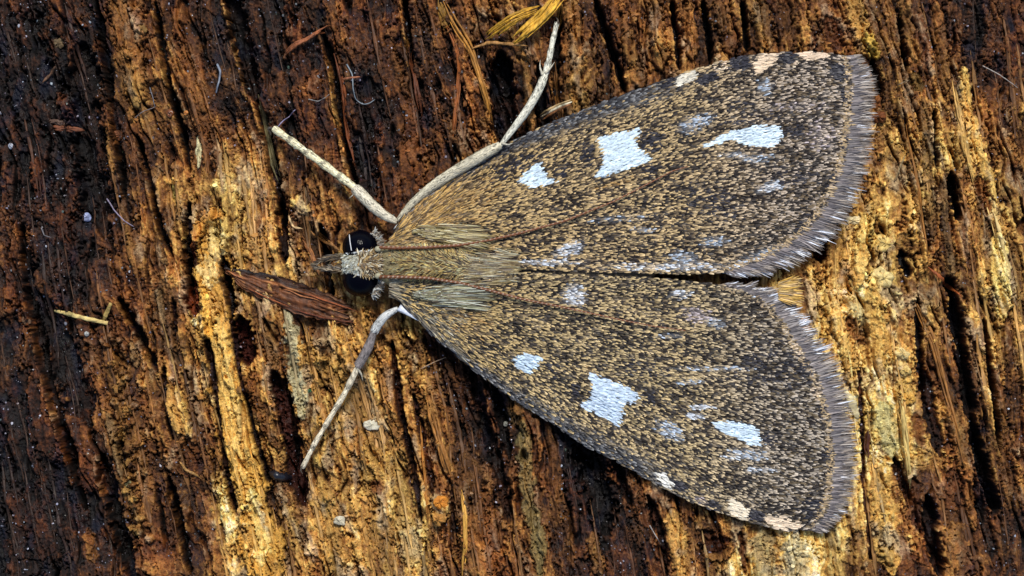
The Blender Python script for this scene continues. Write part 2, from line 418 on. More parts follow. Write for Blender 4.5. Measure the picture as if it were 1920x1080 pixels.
for k in range(28):
    x = random.uniform(562, 612); y = random.uniform(630, 725)
    stroke([(x - 7, y), (x + 7, y + random.uniform(-3, 3))], random.uniform(3.5, 6.5), random.uniform(.55, .68), .10, edge=.2)
for k in range(30):
    s = k / 29; x = 755 + 60 * s + random.uniform(-12, 12); y = 640 + 190 * s
    stroke([(x - 6, y), (x + 7, y + random.uniform(-3, 3))], random.uniform(3.5, 6), random.uniform(.42, .56), .10, edge=.2)
for k in range(26):
    x = random.uniform(590, 680); y = random.uniform(780, 1060)
    stroke([(x, y), (x + 5, y + random.uniform(10, 30))], random.uniform(6, 12), random.uniform(.55, .76), .08, edge=.5)
stroke([(240, 640), (248, 690)], 9, .6, .14, col=(150, 122, 84), k=.7)
stroke([(155, 1000), (165, 1060)], 12, .42, .05)
stroke([(195, 780), (212, 850), (222, 900)], 9, .5, .1, col=(120, 95, 62), k=.7)
# centre bottom
stroke([(640, 620), (660, 760), (700, 900), (730, 1080)], 30, .58, .04, edge=.5)
stroke([(700, 620), (725, 720), (760, 860)], 14, .5, .14)
stroke([(735, 640), (750, 760), (775, 880), (790, 980)], 6, .13, -.35)
stroke([(600, 900), (620, 1000), (640, 1090)], 20, .62, .08, edge=.5)
stroke([(752, 975), (765, 1010), (772, 1060)], 22, .78, .12, edge=.45, col=(214, 176, 112), k=.6)
stroke([(700, 905), (712, 925)], 16, .42, .0, col=(126, 66, 26), k=.7)
stroke([(812, 930), (828, 950), (820, 980)], 18, .62, .16, edge=.6)
stroke([(775, 740), (800, 850), (812, 930)], 6, .2, -.25)
stroke([(805, 745), (828, 840), (850, 905)], 10, .5, .2, edge=.2)
stroke([(872, 860), (890, 940), (905, 1020), (915, 1100)], 40, .39, .10, edge=.12, soft=.2)
stroke([(910, 870), (915, 905)], 11, .6, .05, col=(150, 100, 66), k=.6)
stroke([(800, 625), (850, 700), (890, 800), (915, 860)], 26, .22, -.25)
stroke([(830, 660), (870, 760), (885, 840)], 7, .3, .1)
stroke([(885, 690), (905, 780), (935, 880), (955, 980)], 11, .13, -.35)
stroke([(980, 790), (984, 860), (990, 945), (1008, 1000), (1013, 1080)], 15, .5, .14, col=(118, 112, 70), k=.75, edge=.35)
stroke([(965, 740), (972, 800)], 16, .38, .02, col=(84, 70, 28), k=.6)
stroke([(930, 730), (945, 800), (955, 860)], 10, .08, -.4)
stroke([(1030, 800), (1045, 900), (1060, 1000)], 12, .36, .05)
stroke([(1085, 820), (1110, 880), (1130, 945), (1140, 1000)], 26, .05, -.4, edge=.5)
stroke([(1060, 960), (1075, 1060)], 10, .28, -.05); stroke([(1110, 1000), (1125, 1080)], 13, .38, .1)
stroke([(1175, 880), (1200, 950), (1215, 1010)], 12, .30, .1); stroke([(1150, 850), (1185, 950)], 7, .1, -.3)
stroke([(1260, 960), (1275, 1040), (1285, 1100)], 20, .56, .1); stroke([(1215, 930), (1240, 1000), (1250, 1080)], 8, .1, -.3)
stroke([(1320, 1000), (1340, 1030), (1370, 1015)], 16, .16, -.3, col=(80, 36, 10), k=.6)
stroke([(1325, 1045), (1360, 1048), (1380, 1020)], 7, .5, .12)
stroke([(1390, 1000), (1400, 1080)], 6, .3, -.2)
stroke([(1430, 1000), (1440, 1100)], 26, .72, .06, col=(168, 156, 118), k=.7)
stroke([(1490, 1010), (1500, 1100)], 26, .74, .06, col=(182, 172, 138), k=.8)
stroke([(1560, 1000), (1575, 1100)], 20, .66, .05, col=(176, 150, 88), k=.5)
# right side
stroke([(1600, -20), (1615, 40), (1635, 100)], 18, .60, .16, edge=.5)
stroke([(1628, 60), (1652, 105)], 12, .72, .1, col=(196, 160, 48), k=.7)
stroke([(1642, 110), (1652, 145), (1660, 200)], 8, .16, -.4)
stroke([(1555, 30), (1580, 90)], 14, .27, -.1)
stroke([(1722, 132), (1738, 165)], 12, .4, -.14, col=(88, 80, 36), k=.7)
stroke([(1700, -20), (1712, 60), (1735, 120)], 12, .5, .12); stroke([(1765, 0), (1775, 90), (1785, 170)], 14, .46, .1)
stroke([(1764, 195), (1766, 250), (1770, 325)], 5, .04, -.6)
stroke([(1740, 180), (1748, 280), (1755, 400), (1760, 450)], 11, .43, .16, col=(110, 95, 62), k=.5)
stroke([(1690, 180), (1715, 290), (1735, 420), (1748, 520)], 6, .5, .16)
stroke([(1700, 200), (1728, 330), (1742, 440)], 4, .12, -.3)
stroke([(1796, 320), (1803, 370), (1812, 415)], 10, .02, -.8, edge=.2)
stroke([(1780, 330), (1785, 420), (1800, 520)], 8, .45, .1, col=(104, 100, 76), k=.5)
stroke([(1820, 125), (1826, 200), (1852, 290), (1882, 372)], 15, .72, .12, edge=.5)
stroke([(1806, 180), (1812, 240), (1810, 320)], 10, .6, .1)
stroke([(1850, 330), (1866, 400)], 12, .34, -.1, col=(124, 66, 18), k=.7)
stroke([(1886, 440), (1892, 520), (1898, 600)], 20, .82, .14, edge=.3)
stroke([(1890, 600), (1886, 660)], 12, .6, .05)
stroke([(1640, 380), (1620, 470), (1612, 540)], 15, .70, .18, edge=.4)
stroke([(1590, 420), (1583, 480), (1590, 540)], 14, .62, .05)
stroke([(1536, 440), (1543, 465), (1545, 490)], 13, .14, -.5, col=(82, 16, 6), edge=.15)
stroke([(1700, 470), (1712, 520)], 9, .1, -.3); stroke([(1735, 400), (1750, 470)], 7, .1, -.3)
stroke([(1555, 545), (1580, 620), (1600, 680), (1612, 740)], 15, .72, .16, edge=.3)
stroke([(1596, 598), (1612, 625), (1630, 645)], 13, .43, -.12, edge=.2)
stroke([(1600, 570), (1620, 590), (1635, 605)], 14, .76, .06, col=(180, 172, 132), k=.7, edge=.6)
stroke([(1640, 540), (1655, 620), (1660, 700)], 20, .66, .08)
stroke([(1616, 700), (1624, 790), (1626, 900), (1640, 1050)], 5, .2, -.2, taper=False)
stroke([(1660, 760), (1670, 810), (1680, 860)], 20, .8, .04, col=(190, 184, 128), k=.8, edge=.5)
stroke([(1650, 880), (1665, 960), (1680, 1080)], 26, .64, .08)
stroke([(1686, 862), (1698, 900), (1718, 950)], 9, .18, -.35, edge=.15)
stroke([(1690, 720), (1705, 850), (1716, 920)], 5, .64, .2, edge=.15)
stroke([(1690, 660), (1702, 700), (1718, 760)], 17, .76, .12, edge=.9)
stroke([(1730, 560), (1732, 610), (1736, 680), (1745, 760)], 7, .05, -.5)
stroke([(1745, 700), (1760, 800), (1775, 860)], 12, .16, -.2)
stroke([(1725, 780), (1738, 840)], 14, .36, -.06, col=(120, 60, 16), k=.6)
stroke([(1795, 530), (1808, 600), (1818, 680), (1836, 790), (1858, 885), (1882, 955)], 12, .02, -.8, edge=.25, taper=False)
stroke([(1750, 935), (1758, 1000), (1772, 1090)], 13, .03, -.7, edge=.3)
stroke([(1780, 700), (1800, 800), (1825, 890), (1840, 1000)], 14, .44, .14)
stroke([(1722, 900), (1735, 1000)], 12, .25, -.1)
stroke([(1790, 900), (1805, 1080)], 16, .38, .06); stroke([(1880, 700), (1895, 800), (1910, 960)], 12, .36, .1)
# long splits
for pts, w in [([(428, -20), (448, 70), (465, 140), (478, 185)], 15), ([(478, 185), (500, 255), (514, 335), (524, 375), (534, 440)], 7),
               ([(601, 50), (623, 122), (634, 200), (652, 296), (667, 344)], 6), ([(757, -10), (765, 60), (772, 130)], 5),
               ([(170, -10), (180, 60), (190, 125), (202, 210), (216, 285), (226, 370)], 6),
               ([(285, 0), (300, 100), (316, 175), (335, 240), (352, 320)], 5), ([(25, 420), (40, 560), (70, 700), (120, 860), (150, 960)], 9),
               ([(180, 860), (215, 1000), (240, 1090)], 14), ([(310, 900), (330, 980), (352, 1080)], 6), ([(600, 420), (615, 520), (622, 560)], 6),
               ([(1115, -10), (1138, 63), (1160, 130), (1172, 170)], 6), ([(1262, 0), (1268, 60), (1275, 130)], 5), ([(1320, 0), (1330, 60), (1335, 115)], 5),
               ([(1395, 0), (1400, 60), (1405, 95)], 5), ([(1050, 20), (1042, 100), (1045, 200)], 6), ([(215, 560), (250, 620), (290, 700)], 7),
               ([(250, 250), (280, 360), (295, 430), (318, 480)], 5), ([(1695, 20), (1702, 90), (1712, 130)], 4),
               ([(1860, 600), (1875, 720), (1890, 850)], 5), ([(350, 380), (345, 470), (355, 560)], 6), ([(415, 480), (430, 560), (432, 600)], 6)]:
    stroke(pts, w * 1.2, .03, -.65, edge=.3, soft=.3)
    off = w + 3
    stroke([(x - off, y) for x, y in pts], 4, .46 if pts[0][0] > 200 else .28, .07, edge=1.0, k=.8, var=1.2)

# compose colour
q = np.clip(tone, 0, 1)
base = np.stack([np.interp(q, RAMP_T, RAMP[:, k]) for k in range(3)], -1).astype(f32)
hr = np.clip(hue, -.7, 1) * (1 - .45 * sstep(.5, .65, q))
base[..., 0] *= 1 + .06 * hr; base[..., 1] *= 1 - .20 * hr; base[..., 2] *= 1 - .28 * hr
gv = (sstep(.05, .55, pn(U / 30, GY / 75, 51) + .35 * iso2) * sstep(.3, .5, q) * sstep(.9, .7, q) * .45)[..., None]      # weathered greyish film
lum = base.mean(-1, keepdims=True); base = base * (1 - gv) + lum * np.array([1.12, 1.02, .80]) * gv
cool = sstep(.1, .6, pn(GX / 28, GY / 60, 50)) * sstep(.45, .1, q)          # damp bluish-black film on the darkest wood
base[..., 2] += .008 * cool; base[..., 1] += .002 * cool
a = LAY[..., 3:4]
lc = np.where(a > 0, LAY[..., :3] / np.maximum(1, 1), 0) * (1 + .8 * tv[..., None])
base = base * (1 - a) + lc * a
base = np.clip(base, .002, .9)
# keep the wood clear of the moth's wings and body
def moth_clear(h):
    poly = [(640, 430), (745, 415), (900, 300), (1200, 165), (1450, 97), (1600, 100), (1630, 250), (1560, 430), (1500, 520), (1560, 700), (1600, 900), (1570, 1000), (1400, 985), (1100, 840), (900, 705), (750, 590), (640, 560)]
    m = inside(GX, GY, poly)
    return np.where(m, np.minimum(h, .12) * .6 - .04, h)
Hh = np.clip(moth_clear(Hh), -1.1, .55)
ZW = Hh + curve_z(GX)
# beyond the frame the log rolls away
ZW -= np.maximum(np.abs(GX - 960) - 1100, 0) ** 2 / 180000.
wv = np.stack([(GX - 960) / 100, (540 - GY) / 100, ZW], -1).reshape(-1, 3)
ny, nx = GX.shape
ii = (np.arange(ny - 1)[:, None] * nx + np.arange(nx - 1)[None]).ravel()
FW = np.stack([ii, ii + nx, ii + nx + 1, ii + 1], 1)
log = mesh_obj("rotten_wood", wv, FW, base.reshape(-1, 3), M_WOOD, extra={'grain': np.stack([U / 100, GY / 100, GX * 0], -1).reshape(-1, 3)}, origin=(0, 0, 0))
tag(log, "deeply cracked rotten wood surface with yellow, brown and black grain", kind='structure')

def sample(A, px, py):
    i = np.clip(np.interp(px, XS, np.arange(nx)), 0, nx - 1.001); j = np.clip(np.interp(py, YS, np.arange(ny)), 0, ny - 1.001)
    i0 = i.astype(int); j0 = j.astype(int); a = i - i0; b = j - j0
    if A.ndim == 3: a = a[..., None]; b = b[..., None]
    return (A[j0, i0] * (1 - a) + A[j0, i0 + 1] * a) * (1 - b) + (A[j0 + 1, i0] * (1 - a) + A[j0 + 1, i0 + 1] * a) * b
def hs(px, py): return sample(ZW, np.atleast_1d(np.asarray(px, float)), np.atleast_1d(np.asarray(py, float)))

def tones(n, col, var=.25, seed=0):
    r = np.random.default_rng(seed); c = np.asarray(col)[None] * (1 + var * r.uniform(-1, 1, (n, 1))); return np.clip(c, 0, .9)

# ------------------------------------------------------------------ strips and fibres of the wood itself
def strip_geo(pts, w, th, col, seed, n=14, lift=.02, rag=.35, ends=(.15, .1), sides=6, prof=None, smooth_h=True):
    p = resample(pts, n); h = hs(p[:, 0], p[:, 1])
    if smooth_h:
        h = np.maximum(h, np.convolve(np.pad(h, 2, mode='edge'), np.ones(5) / 5, 'valid'))
        h = np.convolve(np.pad(h, 1, mode='edge'), np.ones(3) / 3, 'valid')
    z = h + lift + (np.asarray(prof) if prof is not None else 0)
    W = np.stack([(p[:, 0] - 960) / 100, (540 - p[:, 1]) / 100, z], 1)
    s = np.linspace(0, 1, n); r = np.random.default_rng(seed)
    e = np.interp(s, [0, .08, .25, .8, 1], [ends[0], .6, 1, .9, ends[1]]) * (1 + rag * r.uniform(-.7, .7, n))
    V, F = sweep(W, w / 100 * e, th / 100 * np.sqrt(e), sides, jit=.18, seed=seed)
    c = tones(len(V), col, .3, seed)
    sg = np.repeat(r.uniform(.75, 1.2, n), sides); c[:n * sides] *= sg[:, None]
    return V, F, np.clip(c, .002, .9)

def bundle_geo(pts, w, th, col, seed, n=18, lift=.04, prof=None, k=None, spread=1.0, ends=(.4, .3)):
    """a shred: several fine fibres lying side by side along one path, frayed at the ends"""
    r = np.random.default_rng(seed); p = resample(pts, n); k = k or max(3, int(w * .7)); h = hs(p[:, 0], p[:, 1])
    h = np.maximum(h, np.convolve(np.pad(h, 3, mode='edge'), np.ones(7) / 7, 'valid')); h = np.convolve(np.pad(h, 2, mode='edge'), np.ones(5) / 5, 'valid')
    T_ = np.gradient(p, axis=0); T_ /= np.linalg.norm(T_, axis=1)[:, None]; Nn = np.stack([-T_[:, 1], T_[:, 0]], 1)
    s = np.linspace(0, 1, n); env = np.interp(s, [0, .12, .8, 1], [ends[0], 1, .9, ends[1]])
    Vs, Fq, Ft, Ts, off = [], [], [], [], 0
    for q_ in range(k):
        o_ = (q_ + .5) / k * 2 - 1; a0 = int(r.uniform(0, .22) * n); a1 = n - int(r.uniform(0, .22) * n)
        wob = np.interp(s, np.linspace(0, 1, 5), r.uniform(-1, 1, 5)) * w / k * 1.6
        q2 = p + Nn * ((o_ * w * env * spread) + wob)[:, None]
        z = h + lift + (0 if prof is None else prof) + th / 100 * (1 - o_ * o_) * .6 + np.interp(s, np.linspace(0, 1, 4), r.uniform(-1, 1, 4)) * th / 220
        Wd = np.stack([(q2[:, 0] - 960) / 100, (540 - q2[:, 1]) / 100, z], 1)[a0:a1]; m = len(Wd); ss = np.linspace(0, 1, m)
        fw = (w / k * 1.45 + .5) / 100 * r.uniform(.7, 1.3) * np.interp(ss, [0, .2, .8, 1], [.3, 1, .9, .15]) * r.uniform(.8, 1.2, m)
        V, F = sweep(Wd, fw, fw * .8, 5, jit=.2, seed=seed + q_)
        c = tones(len(V), np.asarray(col) * r.uniform(.75, 1.2), .3, seed + q_)
        Vs.append(V); Fq.append(F[0] + off); Ft.append(F[1] + off); Ts.append(c); off += len(V)
    return np.vstack(Vs), [np.vstack(Fq), np.vstack(Ft)], np.clip(np.vstack(Ts), .002, .9)

n_str = 0
moth_poly = [(640, 425), (745, 410), (900, 290), (1200, 155), (1450, 90), (1640, 95), (1645, 300), (1560, 450), (1500, 520), (1580, 700), (1605, 900), (1580, 1010), (1400, 1000), (1100, 850), (900, 715), (740, 590), (640, 565)]
tries = 0
while n_str < 240 and tries < 3000:
    tries += 1
    x0 = random.uniform(-20, 1940); y0 = random.uniform(-40, 1060); L = random.uniform(50, 240)
    u0 = grain_u(x0, y0); ys = np.linspace(y0, y0 + L, 7); drift = random.uniform(-7, 7)
    xs = [grain_x(u0 + drift * k / 6 + random.uniform(-1.2, 1.2), y) for k, y in enumerate(ys)]
    if any(inside(np.array([x]), np.array([y]), moth_poly)[0] for x, y in zip(xs, ys)): continue
    h = hs(xs, ys)
    if np.ptp(h) > .5: continue
    bc = sample(base, np.array(xs), np.array(ys)).mean(0)
    if bc.sum() < .02 and random.random() < .6: continue
    w = random.uniform(1.2, 4.0) * (1 if L > 90 else .7)
    col = bc * random.uniform(.7, 1.35) + np.array([.012, .006, .002])
    V, F, T = strip_geo(list(zip(xs, ys)), w, w * .28, np.clip(col, 0, .8), tries, n=16, lift=.0 + w * .002, rag=.6)
    mesh_obj("wood_strip", V, F, T, M_STRIP, parent=log); n_str += 1

for k, (pts, w, c) in enumerate([
        ([(834, 0), (850, 40), (884, 95), (905, 165), (926, 240)], 7, (176, 120, 46)),
        ([(822, 0), (832, 30), (838, 62)], 8, (150, 110, 44)),
        ([(834, 37), (853, 80), (862, 122), (857, 185), (852, 240), (845, 311)], 3.6, (150, 84, 34)),
        ([(786, 791), (798, 897), (800, 955), (805, 1000)], 2.5, (170, 112, 44)),
        ([(863, 911), (872, 969), (873, 1017), (866, 1085)], 3, (214, 160, 70)),
        ([(805, 752), (830, 849), (849, 907)], 6, (166, 110, 46)),
        ([(1041, 110), (1046, 170), (1052, 236)], 6, (120, 78, 32)),
        ([(765, 70), (778, 150), (790, 220)], 5, (96, 50, 22)),
        ([(1700, 190), (1722, 320), (1740, 440), (1750, 520)], 4, (150, 100, 42)),
        ([(1690, 720), (1706, 850), (1717, 925)], 4, (206, 176, 104)),
        ([(1718, 560), (1760, 640), (1790, 760), (1822, 880)], 5, (150, 100, 44)),
        ([(480, 172), (494, 236), (506, 300), (520, 340)], 6, (116, 108, 74)),
        ([(620, 70), (640, 150), (648, 230), (664, 310)], 4, (110, 58, 26)),
        ([(560, 440), (580, 470), (600, 520)], 4, (150, 96, 50))]):
    V, F, T = bundle_geo(pts, w, w * .8, lin(*c) * .85, 900 + k, n=26, lift=.03, k=max(3, int(w * .7)))
    mesh_obj("wood_fibre", V, F, T, M_STRIP, parent=log)

# ------------------------------------------------------------------ loose bits lying on the wood (each a thing)
GROUPS = {'thread': 'fine threads lying on the wood', 'splinter': 'splinters and slivers lying on the wood', 'chip': 'small wood chips lying on the wood', 'flake': 'pale flakes lying on the wood',
          'crumb': 'tiny crumbs and grains on the wood', 'fibre': 'dry fibres of the little bundle above the upper wing', 'shred': 'yellow shreds at the top edge', 'bark curl': 'crumpled bark curls by the fringe', 'lump': 'orange lumps at the bottom'}
def put(name, V, F, T, mat, label, cat, group=None):
    group = group or GROUPS.get(cat)
    o = mesh_obj(name, V, F, T, mat); tag(o, label, cat, group); return o

def splinter(name, label, cat, pts, w, c, th=.6, lift=.05, arch=0., n=22, seed=0, mat=None, rag=.35, sides=8, group=None, ends=(.15, .1)):
    s = np.linspace(0, 1, n); prof = arch * np.sin(s * math.pi)
    if w >= 3.5 and mat is None:
        V, F, T = bundle_geo(pts, w, w * th * 1.5, lin(*c) * .85, seed + 3, n=n, lift=lift, prof=prof, ends=ends)
    else: V, F, T = strip_geo(pts, w, w * th, lin(*c) * .85, seed + 3, n=n, lift=lift, prof=prof, rag=rag, sides=sides, ends=ends)
    return put(name, V, F, T, mat or M_STRIP, label, cat, group)

def flake(name, label, cat, cx, cy, rx, ry, rot, c, th=6, seed=0, rag=.3, tilt=.0, lift=.03, mat=None, group=None):
    r = np.random.default_rng(seed + 50); n = 22; rings = 5
    th_ = np.linspace(0, 2 * math.pi, n, endpoint=False)
    ro = 1 + rag * np.interp(th_, np.linspace(0, 2 * math.pi, 12), np.r_[q_ := r.uniform(-1, 1, 11), q_[0]]) + rag * .3 * r.uniform(-1, 1, n)
    V = []; F = []
    prof = [(0, 1.0), (.45, 1.0), (.8, .8), (1.0, .35), (.95, -.3), (.5, -.5)]
    ca, sa = math.cos(rot), math.sin(rot); z0 = float(hs(cx, cy)[0]) + lift
    for rr, hh in prof:
        for k in range(n):
            lx = rx * rr * ro[k] * math.cos(th_[k]); ly = ry * rr * ro[k] * math.sin(th_[k])
            zz = hh * th / 100 * (1 + .7 * r.uniform(-1, 1)) + tilt * lx / 100
            V.append(((cx + lx * ca - ly * sa - 960) / 100, (540 - (cy + lx * sa + ly * ca)) / 100, z0 + zz))
    for a_ in range(len(prof) - 1):
        for k in range(n):
            k2 = (k + 1) % n; F.append((a_ * n + k, (a_ + 1) * n + k, (a_ + 1) * n + k2, a_ * n + k2))
    V = np.array(V); base_i = (len(prof) - 1) * n
    V = np.vstack([V, V[base_i:base_i + n].mean(0)]); last = len(V) - 1
    F2 = [(base_i + (k + 1) % n, base_i + k, last) for k in range(n)]
    T = tones(len(V), lin(*c) * .85, .25, seed)
    return put(name, V, [np.array(F), np.array(F2)], T, mat or M_FLAKE, label, cat, group)

def thread(name, label, pts, r_px, c, lift=.06, arch=.1, n=30, seed=0, taper=.4, group=None):
    p = resample(pts, n); h = hs(p[:, 0], p[:, 1]); h = np.convolve(np.pad(h, 4, mode='edge'), np.ones(9) / 9, 'valid')
    s = np.linspace(0, 1, n)
    Wd = np.stack([(p[:, 0] - 960) / 100, (540 - p[:, 1]) / 100, h + lift + arch * np.sin(s * math.pi)], 1)
    V, F = sweep(Wd, r_px / 100 * (1 - taper * s), r_px / 100 * (1 - taper * s), 6, jit=.1, seed=seed)
    return put(name, V, F, tones(len(V), lin(*c) * .85, .2, seed), M_THREAD, label, 'thread', group)

# the big red splinter in front of the moth's head
def big_splinter():
    top = [(418, 501), (470, 508), (530, 520), (585, 538), (630, 556), (656, 568)]
    bot = [(422, 512), (455, 543), (505, 569), (560, 590), (610, 602), (662, 609)]
    n, m = 90, 26; T_ = resample(top, n); B_ = resample(bot, n)
    I, J = np.meshgrid(np.arange(n), np.arange(m), indexing='ij'); t = J / (m - 1.); si = I / (n - 1.)
    rag = 5.0 * pn(si * 11, t * 3, 201) + 2.6 * pn(si * 34, t * 6, 202)
    X = T_[:, None, 0] * (1 - t) + B_[:, None, 0] * t; Y = T_[:, None, 1] * (1 - t) + B_[:, None, 1] * t + rag * (np.abs(t - .5) * 2) ** 2
    X = X + (22 * pn(t * 8, t * 0, 203) - 8) * sstep(.8, 1, si) - 7 * np.abs(pn(t * 7, t * 0 + 2, 204)) * (si < .1) * (1 - si * 10)
    gr = .6 * pn(t * 9 + .15 * pn(si * 6, t, 205), si * 4, 206) + .5 * pn(t * 20, si * 9, 207) + .3 * pn(t * 34, si * 26, 208)
    rid = 1 - np.abs(pn(t * 4.5 + .3 * pn(si * 5, t, 213), si * 2.5 + 4, 209)) * 2.5
    edge = np.sin(np.pi * np.clip(t, .02, .98)) ** .4
    Z = curve_z(X) + .07 + .03 * edge + .055 * gr - .08 * sstep(.7, 1, rid) + .04 * si
    c0 = lin(118, 68, 32); c1 = lin(42, 22, 11); c2 = lin(168, 114, 66)
    k = np.clip(.5 + .8 * gr, 0, 1)[..., None]
    col = c1 * (1 - k) + c0 * k; hi = sstep(.35, .8, gr + .3 * pn(si * 9, t * 5, 210))[..., None]; col = col * (1 - hi) + c2 * hi
    wv_ = t + .10 * pn(si * 5, t * 2, 214)
    bnd = np.interp(wv_, [0, .18, .26, .42, .5, 1], [0, 0, 1, 1, .35, .3])[..., None]; bn2 = (wv_ < .22)[..., None]
    col = col * (.75 + .65 * bnd) * np.where(bn2, .55, 1)
    blk = (sstep(.22, .06, t) * sstep(.5, .3, si))[..., None]; col = col * (1 - blk) + lin(24, 16, 14) * blk
    top_v = np.stack([(X - 960) / 100, (540 - Y) / 100, Z], -1).reshape(-1, 3); bot_v = top_v - [0, 0, .2]
    V = np.vstack([top_v, bot_v]); idx = np.arange(n * m).reshape(n, m); o_ = n * m
    q_ = lambda a_, b_, c_, d_: np.stack([a_, b_, c_, d_], -1).reshape(-1, 4)
    F = np.vstack([q_(idx[:-1, :-1], idx[:-1, 1:], idx[1:, 1:], idx[1:, :-1])[:, ::-1], q_(idx[:-1, :-1], idx[1:, :-1], idx[1:, 1:], idx[:-1, 1:])[:, ::-1] + o_,
                   q_(idx[:-1, 0], idx[1:, 0], idx[1:, 0] + o_, idx[:-1, 0] + o_), q_(idx[:-1, -1], idx[:-1, -1] + o_, idx[1:, -1] + o_, idx[1:, -1]),
                   q_(idx[0, :-1], idx[0, :-1] + o_, idx[0, 1:] + o_, idx[0, 1:]), q_(idx[-1, :-1], idx[-1, 1:], idx[-1, 1:] + o_, idx[-1, :-1] + o_)])
    cc = np.vstack([col.reshape(-1, 3)] * 2); Fq, Ft = [F], []
    rr = np.random.default_rng(9)
    for q2 in range(7):       # slivers splitting from its face and ends
        t0 = rr.uniform(.02, .98); a0 = rr.uniform(-.04, .8); a1 = min(a0 + rr.uniform(.15, .45), 1.07); ns = 12; ss = np.linspace(0, 1, ns); sq = a0 + (a1 - a0) * ss
        ip = np.clip(sq, 0, 1) * (n - 1); tx = np.stack([np.interp(ip, np.arange(n), T_[:, d_]) * (1 - t0) + np.interp(ip, np.arange(n), B_[:, d_]) * t0 for d_ in (0, 1)], 1)
        tx[:, 0] += (sq - np.clip(sq, 0, 1)) * 240; tx[:, 1] += (sq - np.clip(sq, 0, 1)) * 90 + 2.0 * pn(ss * 3, ss * 0 + q2, 212)
        wd = rr.uniform(.8, 1.7) / 100 * np.interp(ss, [0, .3, .7, 1], [.15, 1, .9, .1])
        Wd = np.stack([(tx[:, 0] - 960) / 100, (540 - tx[:, 1]) / 100, curve_z(tx[:, 0]) + .12 + .03 * rr.random() + .04 * np.clip(sq, 0, 1)], 1)
        V2, F2 = sweep(Wd, wd, wd * .6, 5, jit=.2, seed=q2); c_ = lin(*[(138, 72, 34), (104, 50, 24), (160, 100, 58), (60, 28, 16)][q2 % 4])
        Fq.append(F2[0] + len(V)); Ft.append(F2[1] + len(V)); V = np.vstack([V, V2]); cc = np.vstack([cc, tones(len(V2), c_, .25, q2)])
    F = [np.vstack(Fq), np.vstack(Ft)]
    put("wood_splinter", V, F, np.clip(cc, .002, .9), M_STRIP, "long red-brown splinter lying in front of the moth's head", "splinter")
big_splinter()

splinter("wood_splinter", "pale yellow straw-like sliver lying alone on the black wood", "splinter", [(88, 583), (140, 594), (193, 607)], 4.2, (216, 190, 120), arch=.12, seed=1, rag=.15, ends=(.5, .8), mat=M_FLAKE)
splinter("wood_splinter", "short pale sliver crossing the end of the straw-like one", "splinter", [(184, 603), (192, 588), (202, 569)], 4.5, (176, 148, 84), lift=.1, n=10, seed=2, rag=.15, ends=(.7, .7), mat=M_FLAKE)
splinter("wood_splinter", "thin orange-brown splinter slanting up above the front leg", "splinter", [(526, 104), (555, 82), (585, 66), (618, 44)], 3.5, (150, 88, 52), arch=.12, seed=3, ends=(.4, .3))
splinter("wood_splinter", "fine side shred beside the orange-brown splinter", "splinter", [(560, 82), (590, 62), (612, 58)], 2, (150, 88, 50), arch=.1, seed=4, n=12)
splinter("wood_shred", "fibrous yellow shred curling at the top edge, left of the pair", "shred", [(909, 75), (935, 56), (967, 36), (1018, 14)], 10, (198, 148, 44), th=.3, arch=.2, lift=.2, seed=5, rag=.5, ends=(.75, .6))
splinter("wood_shred", "wide yellow shred running up beside the raised leg tip", "shred", [(961, 82), (985, 62), (1010, 40), (1032, 18), (1052, -12)], 13, (206, 156, 50), th=.3, arch=.2, lift=.25, seed=6, rag=.45, ends=(.6, .9))
splinter("wood_splinter", "thin curved twiglet just under the yellow shreds", "splinter", [(884, 92), (915, 80), (950, 83), (991, 88)], 3, (176, 128, 70), arch=.1, lift=.12, seed=7)
splinter("wood_splinter", "amber splinter hugging the tip of the raised middle leg", "splinter", [(1051, 8), (1048, 36), (1041, 66)], 5, (196, 140, 60), lift=.35, seed=8, n=12)
splinter("wood_splinter", "short reddish sliver beside the curled white thread", "splinter", [(640, 149), (658, 146), (676, 144)], 2.2, (150, 92, 60), lift=.1, seed=9, n=10)
splinter("wood_splinter", "tiny cream hooked sliver left of the moth's upper eye", "splinter", [(538, 400), (548, 426), (566, 428)], 2, (214, 180, 128), lift=.1, seed=10, n=12)
splinter("wood_splinter", "curved tan fibre in the brown hollow beside the yellow band", "splinter", [(330, 868), (345, 884), (360, 890), (372, 900)], 2.6, (170, 128, 72), arch=.08, seed=11)
splinter("wood_splinter", "cream pointed sliver right of the lower wing's fringe", "splinter", [(1589, 733), (1601, 756), (1614, 786)], 8, (228, 210, 160), th=.5, lift=.08, seed=12, ends=(.25, .3), mat=M_FLAKE)
splinter("wood_splinter", "red-brown fibre slanting across the cracks at the right", "splinter", [(1748, 500), (1775, 522), (1800, 538), (1815, 560)], 3.4, (166, 88, 40), arch=.1, lift=.1, seed=13)
splinter("wood_splinter", "dark red shard with a pale edge in the yellow wood at the right", "splinter", [(1636, 806), (1630, 835), (1634, 862)], 4.5, (88, 44, 22), lift=.06, seed=14, n=12)
splinter("wood_splinter", "pale tan tuft splinter touching the fringe of the upper wing", "splinter", [(1617, 255), (1632, 243), (1647, 230)], 4, (202, 158, 92), lift=.15, seed=15, n=12)
splinter("wood_splinter", "brown splinter lying slantwise near the palps", "splinter", [(582, 432), (610, 452), (640, 470)], 4, (160, 112, 60), lift=.12, seed=16)
splinter("wood_splinter", "small vertical reddish twig in the dark top-left wood", "splinter", [(92, 118), (82, 132), (66, 150)], 3, (96, 66, 44), lift=.1, seed=17, n=12)
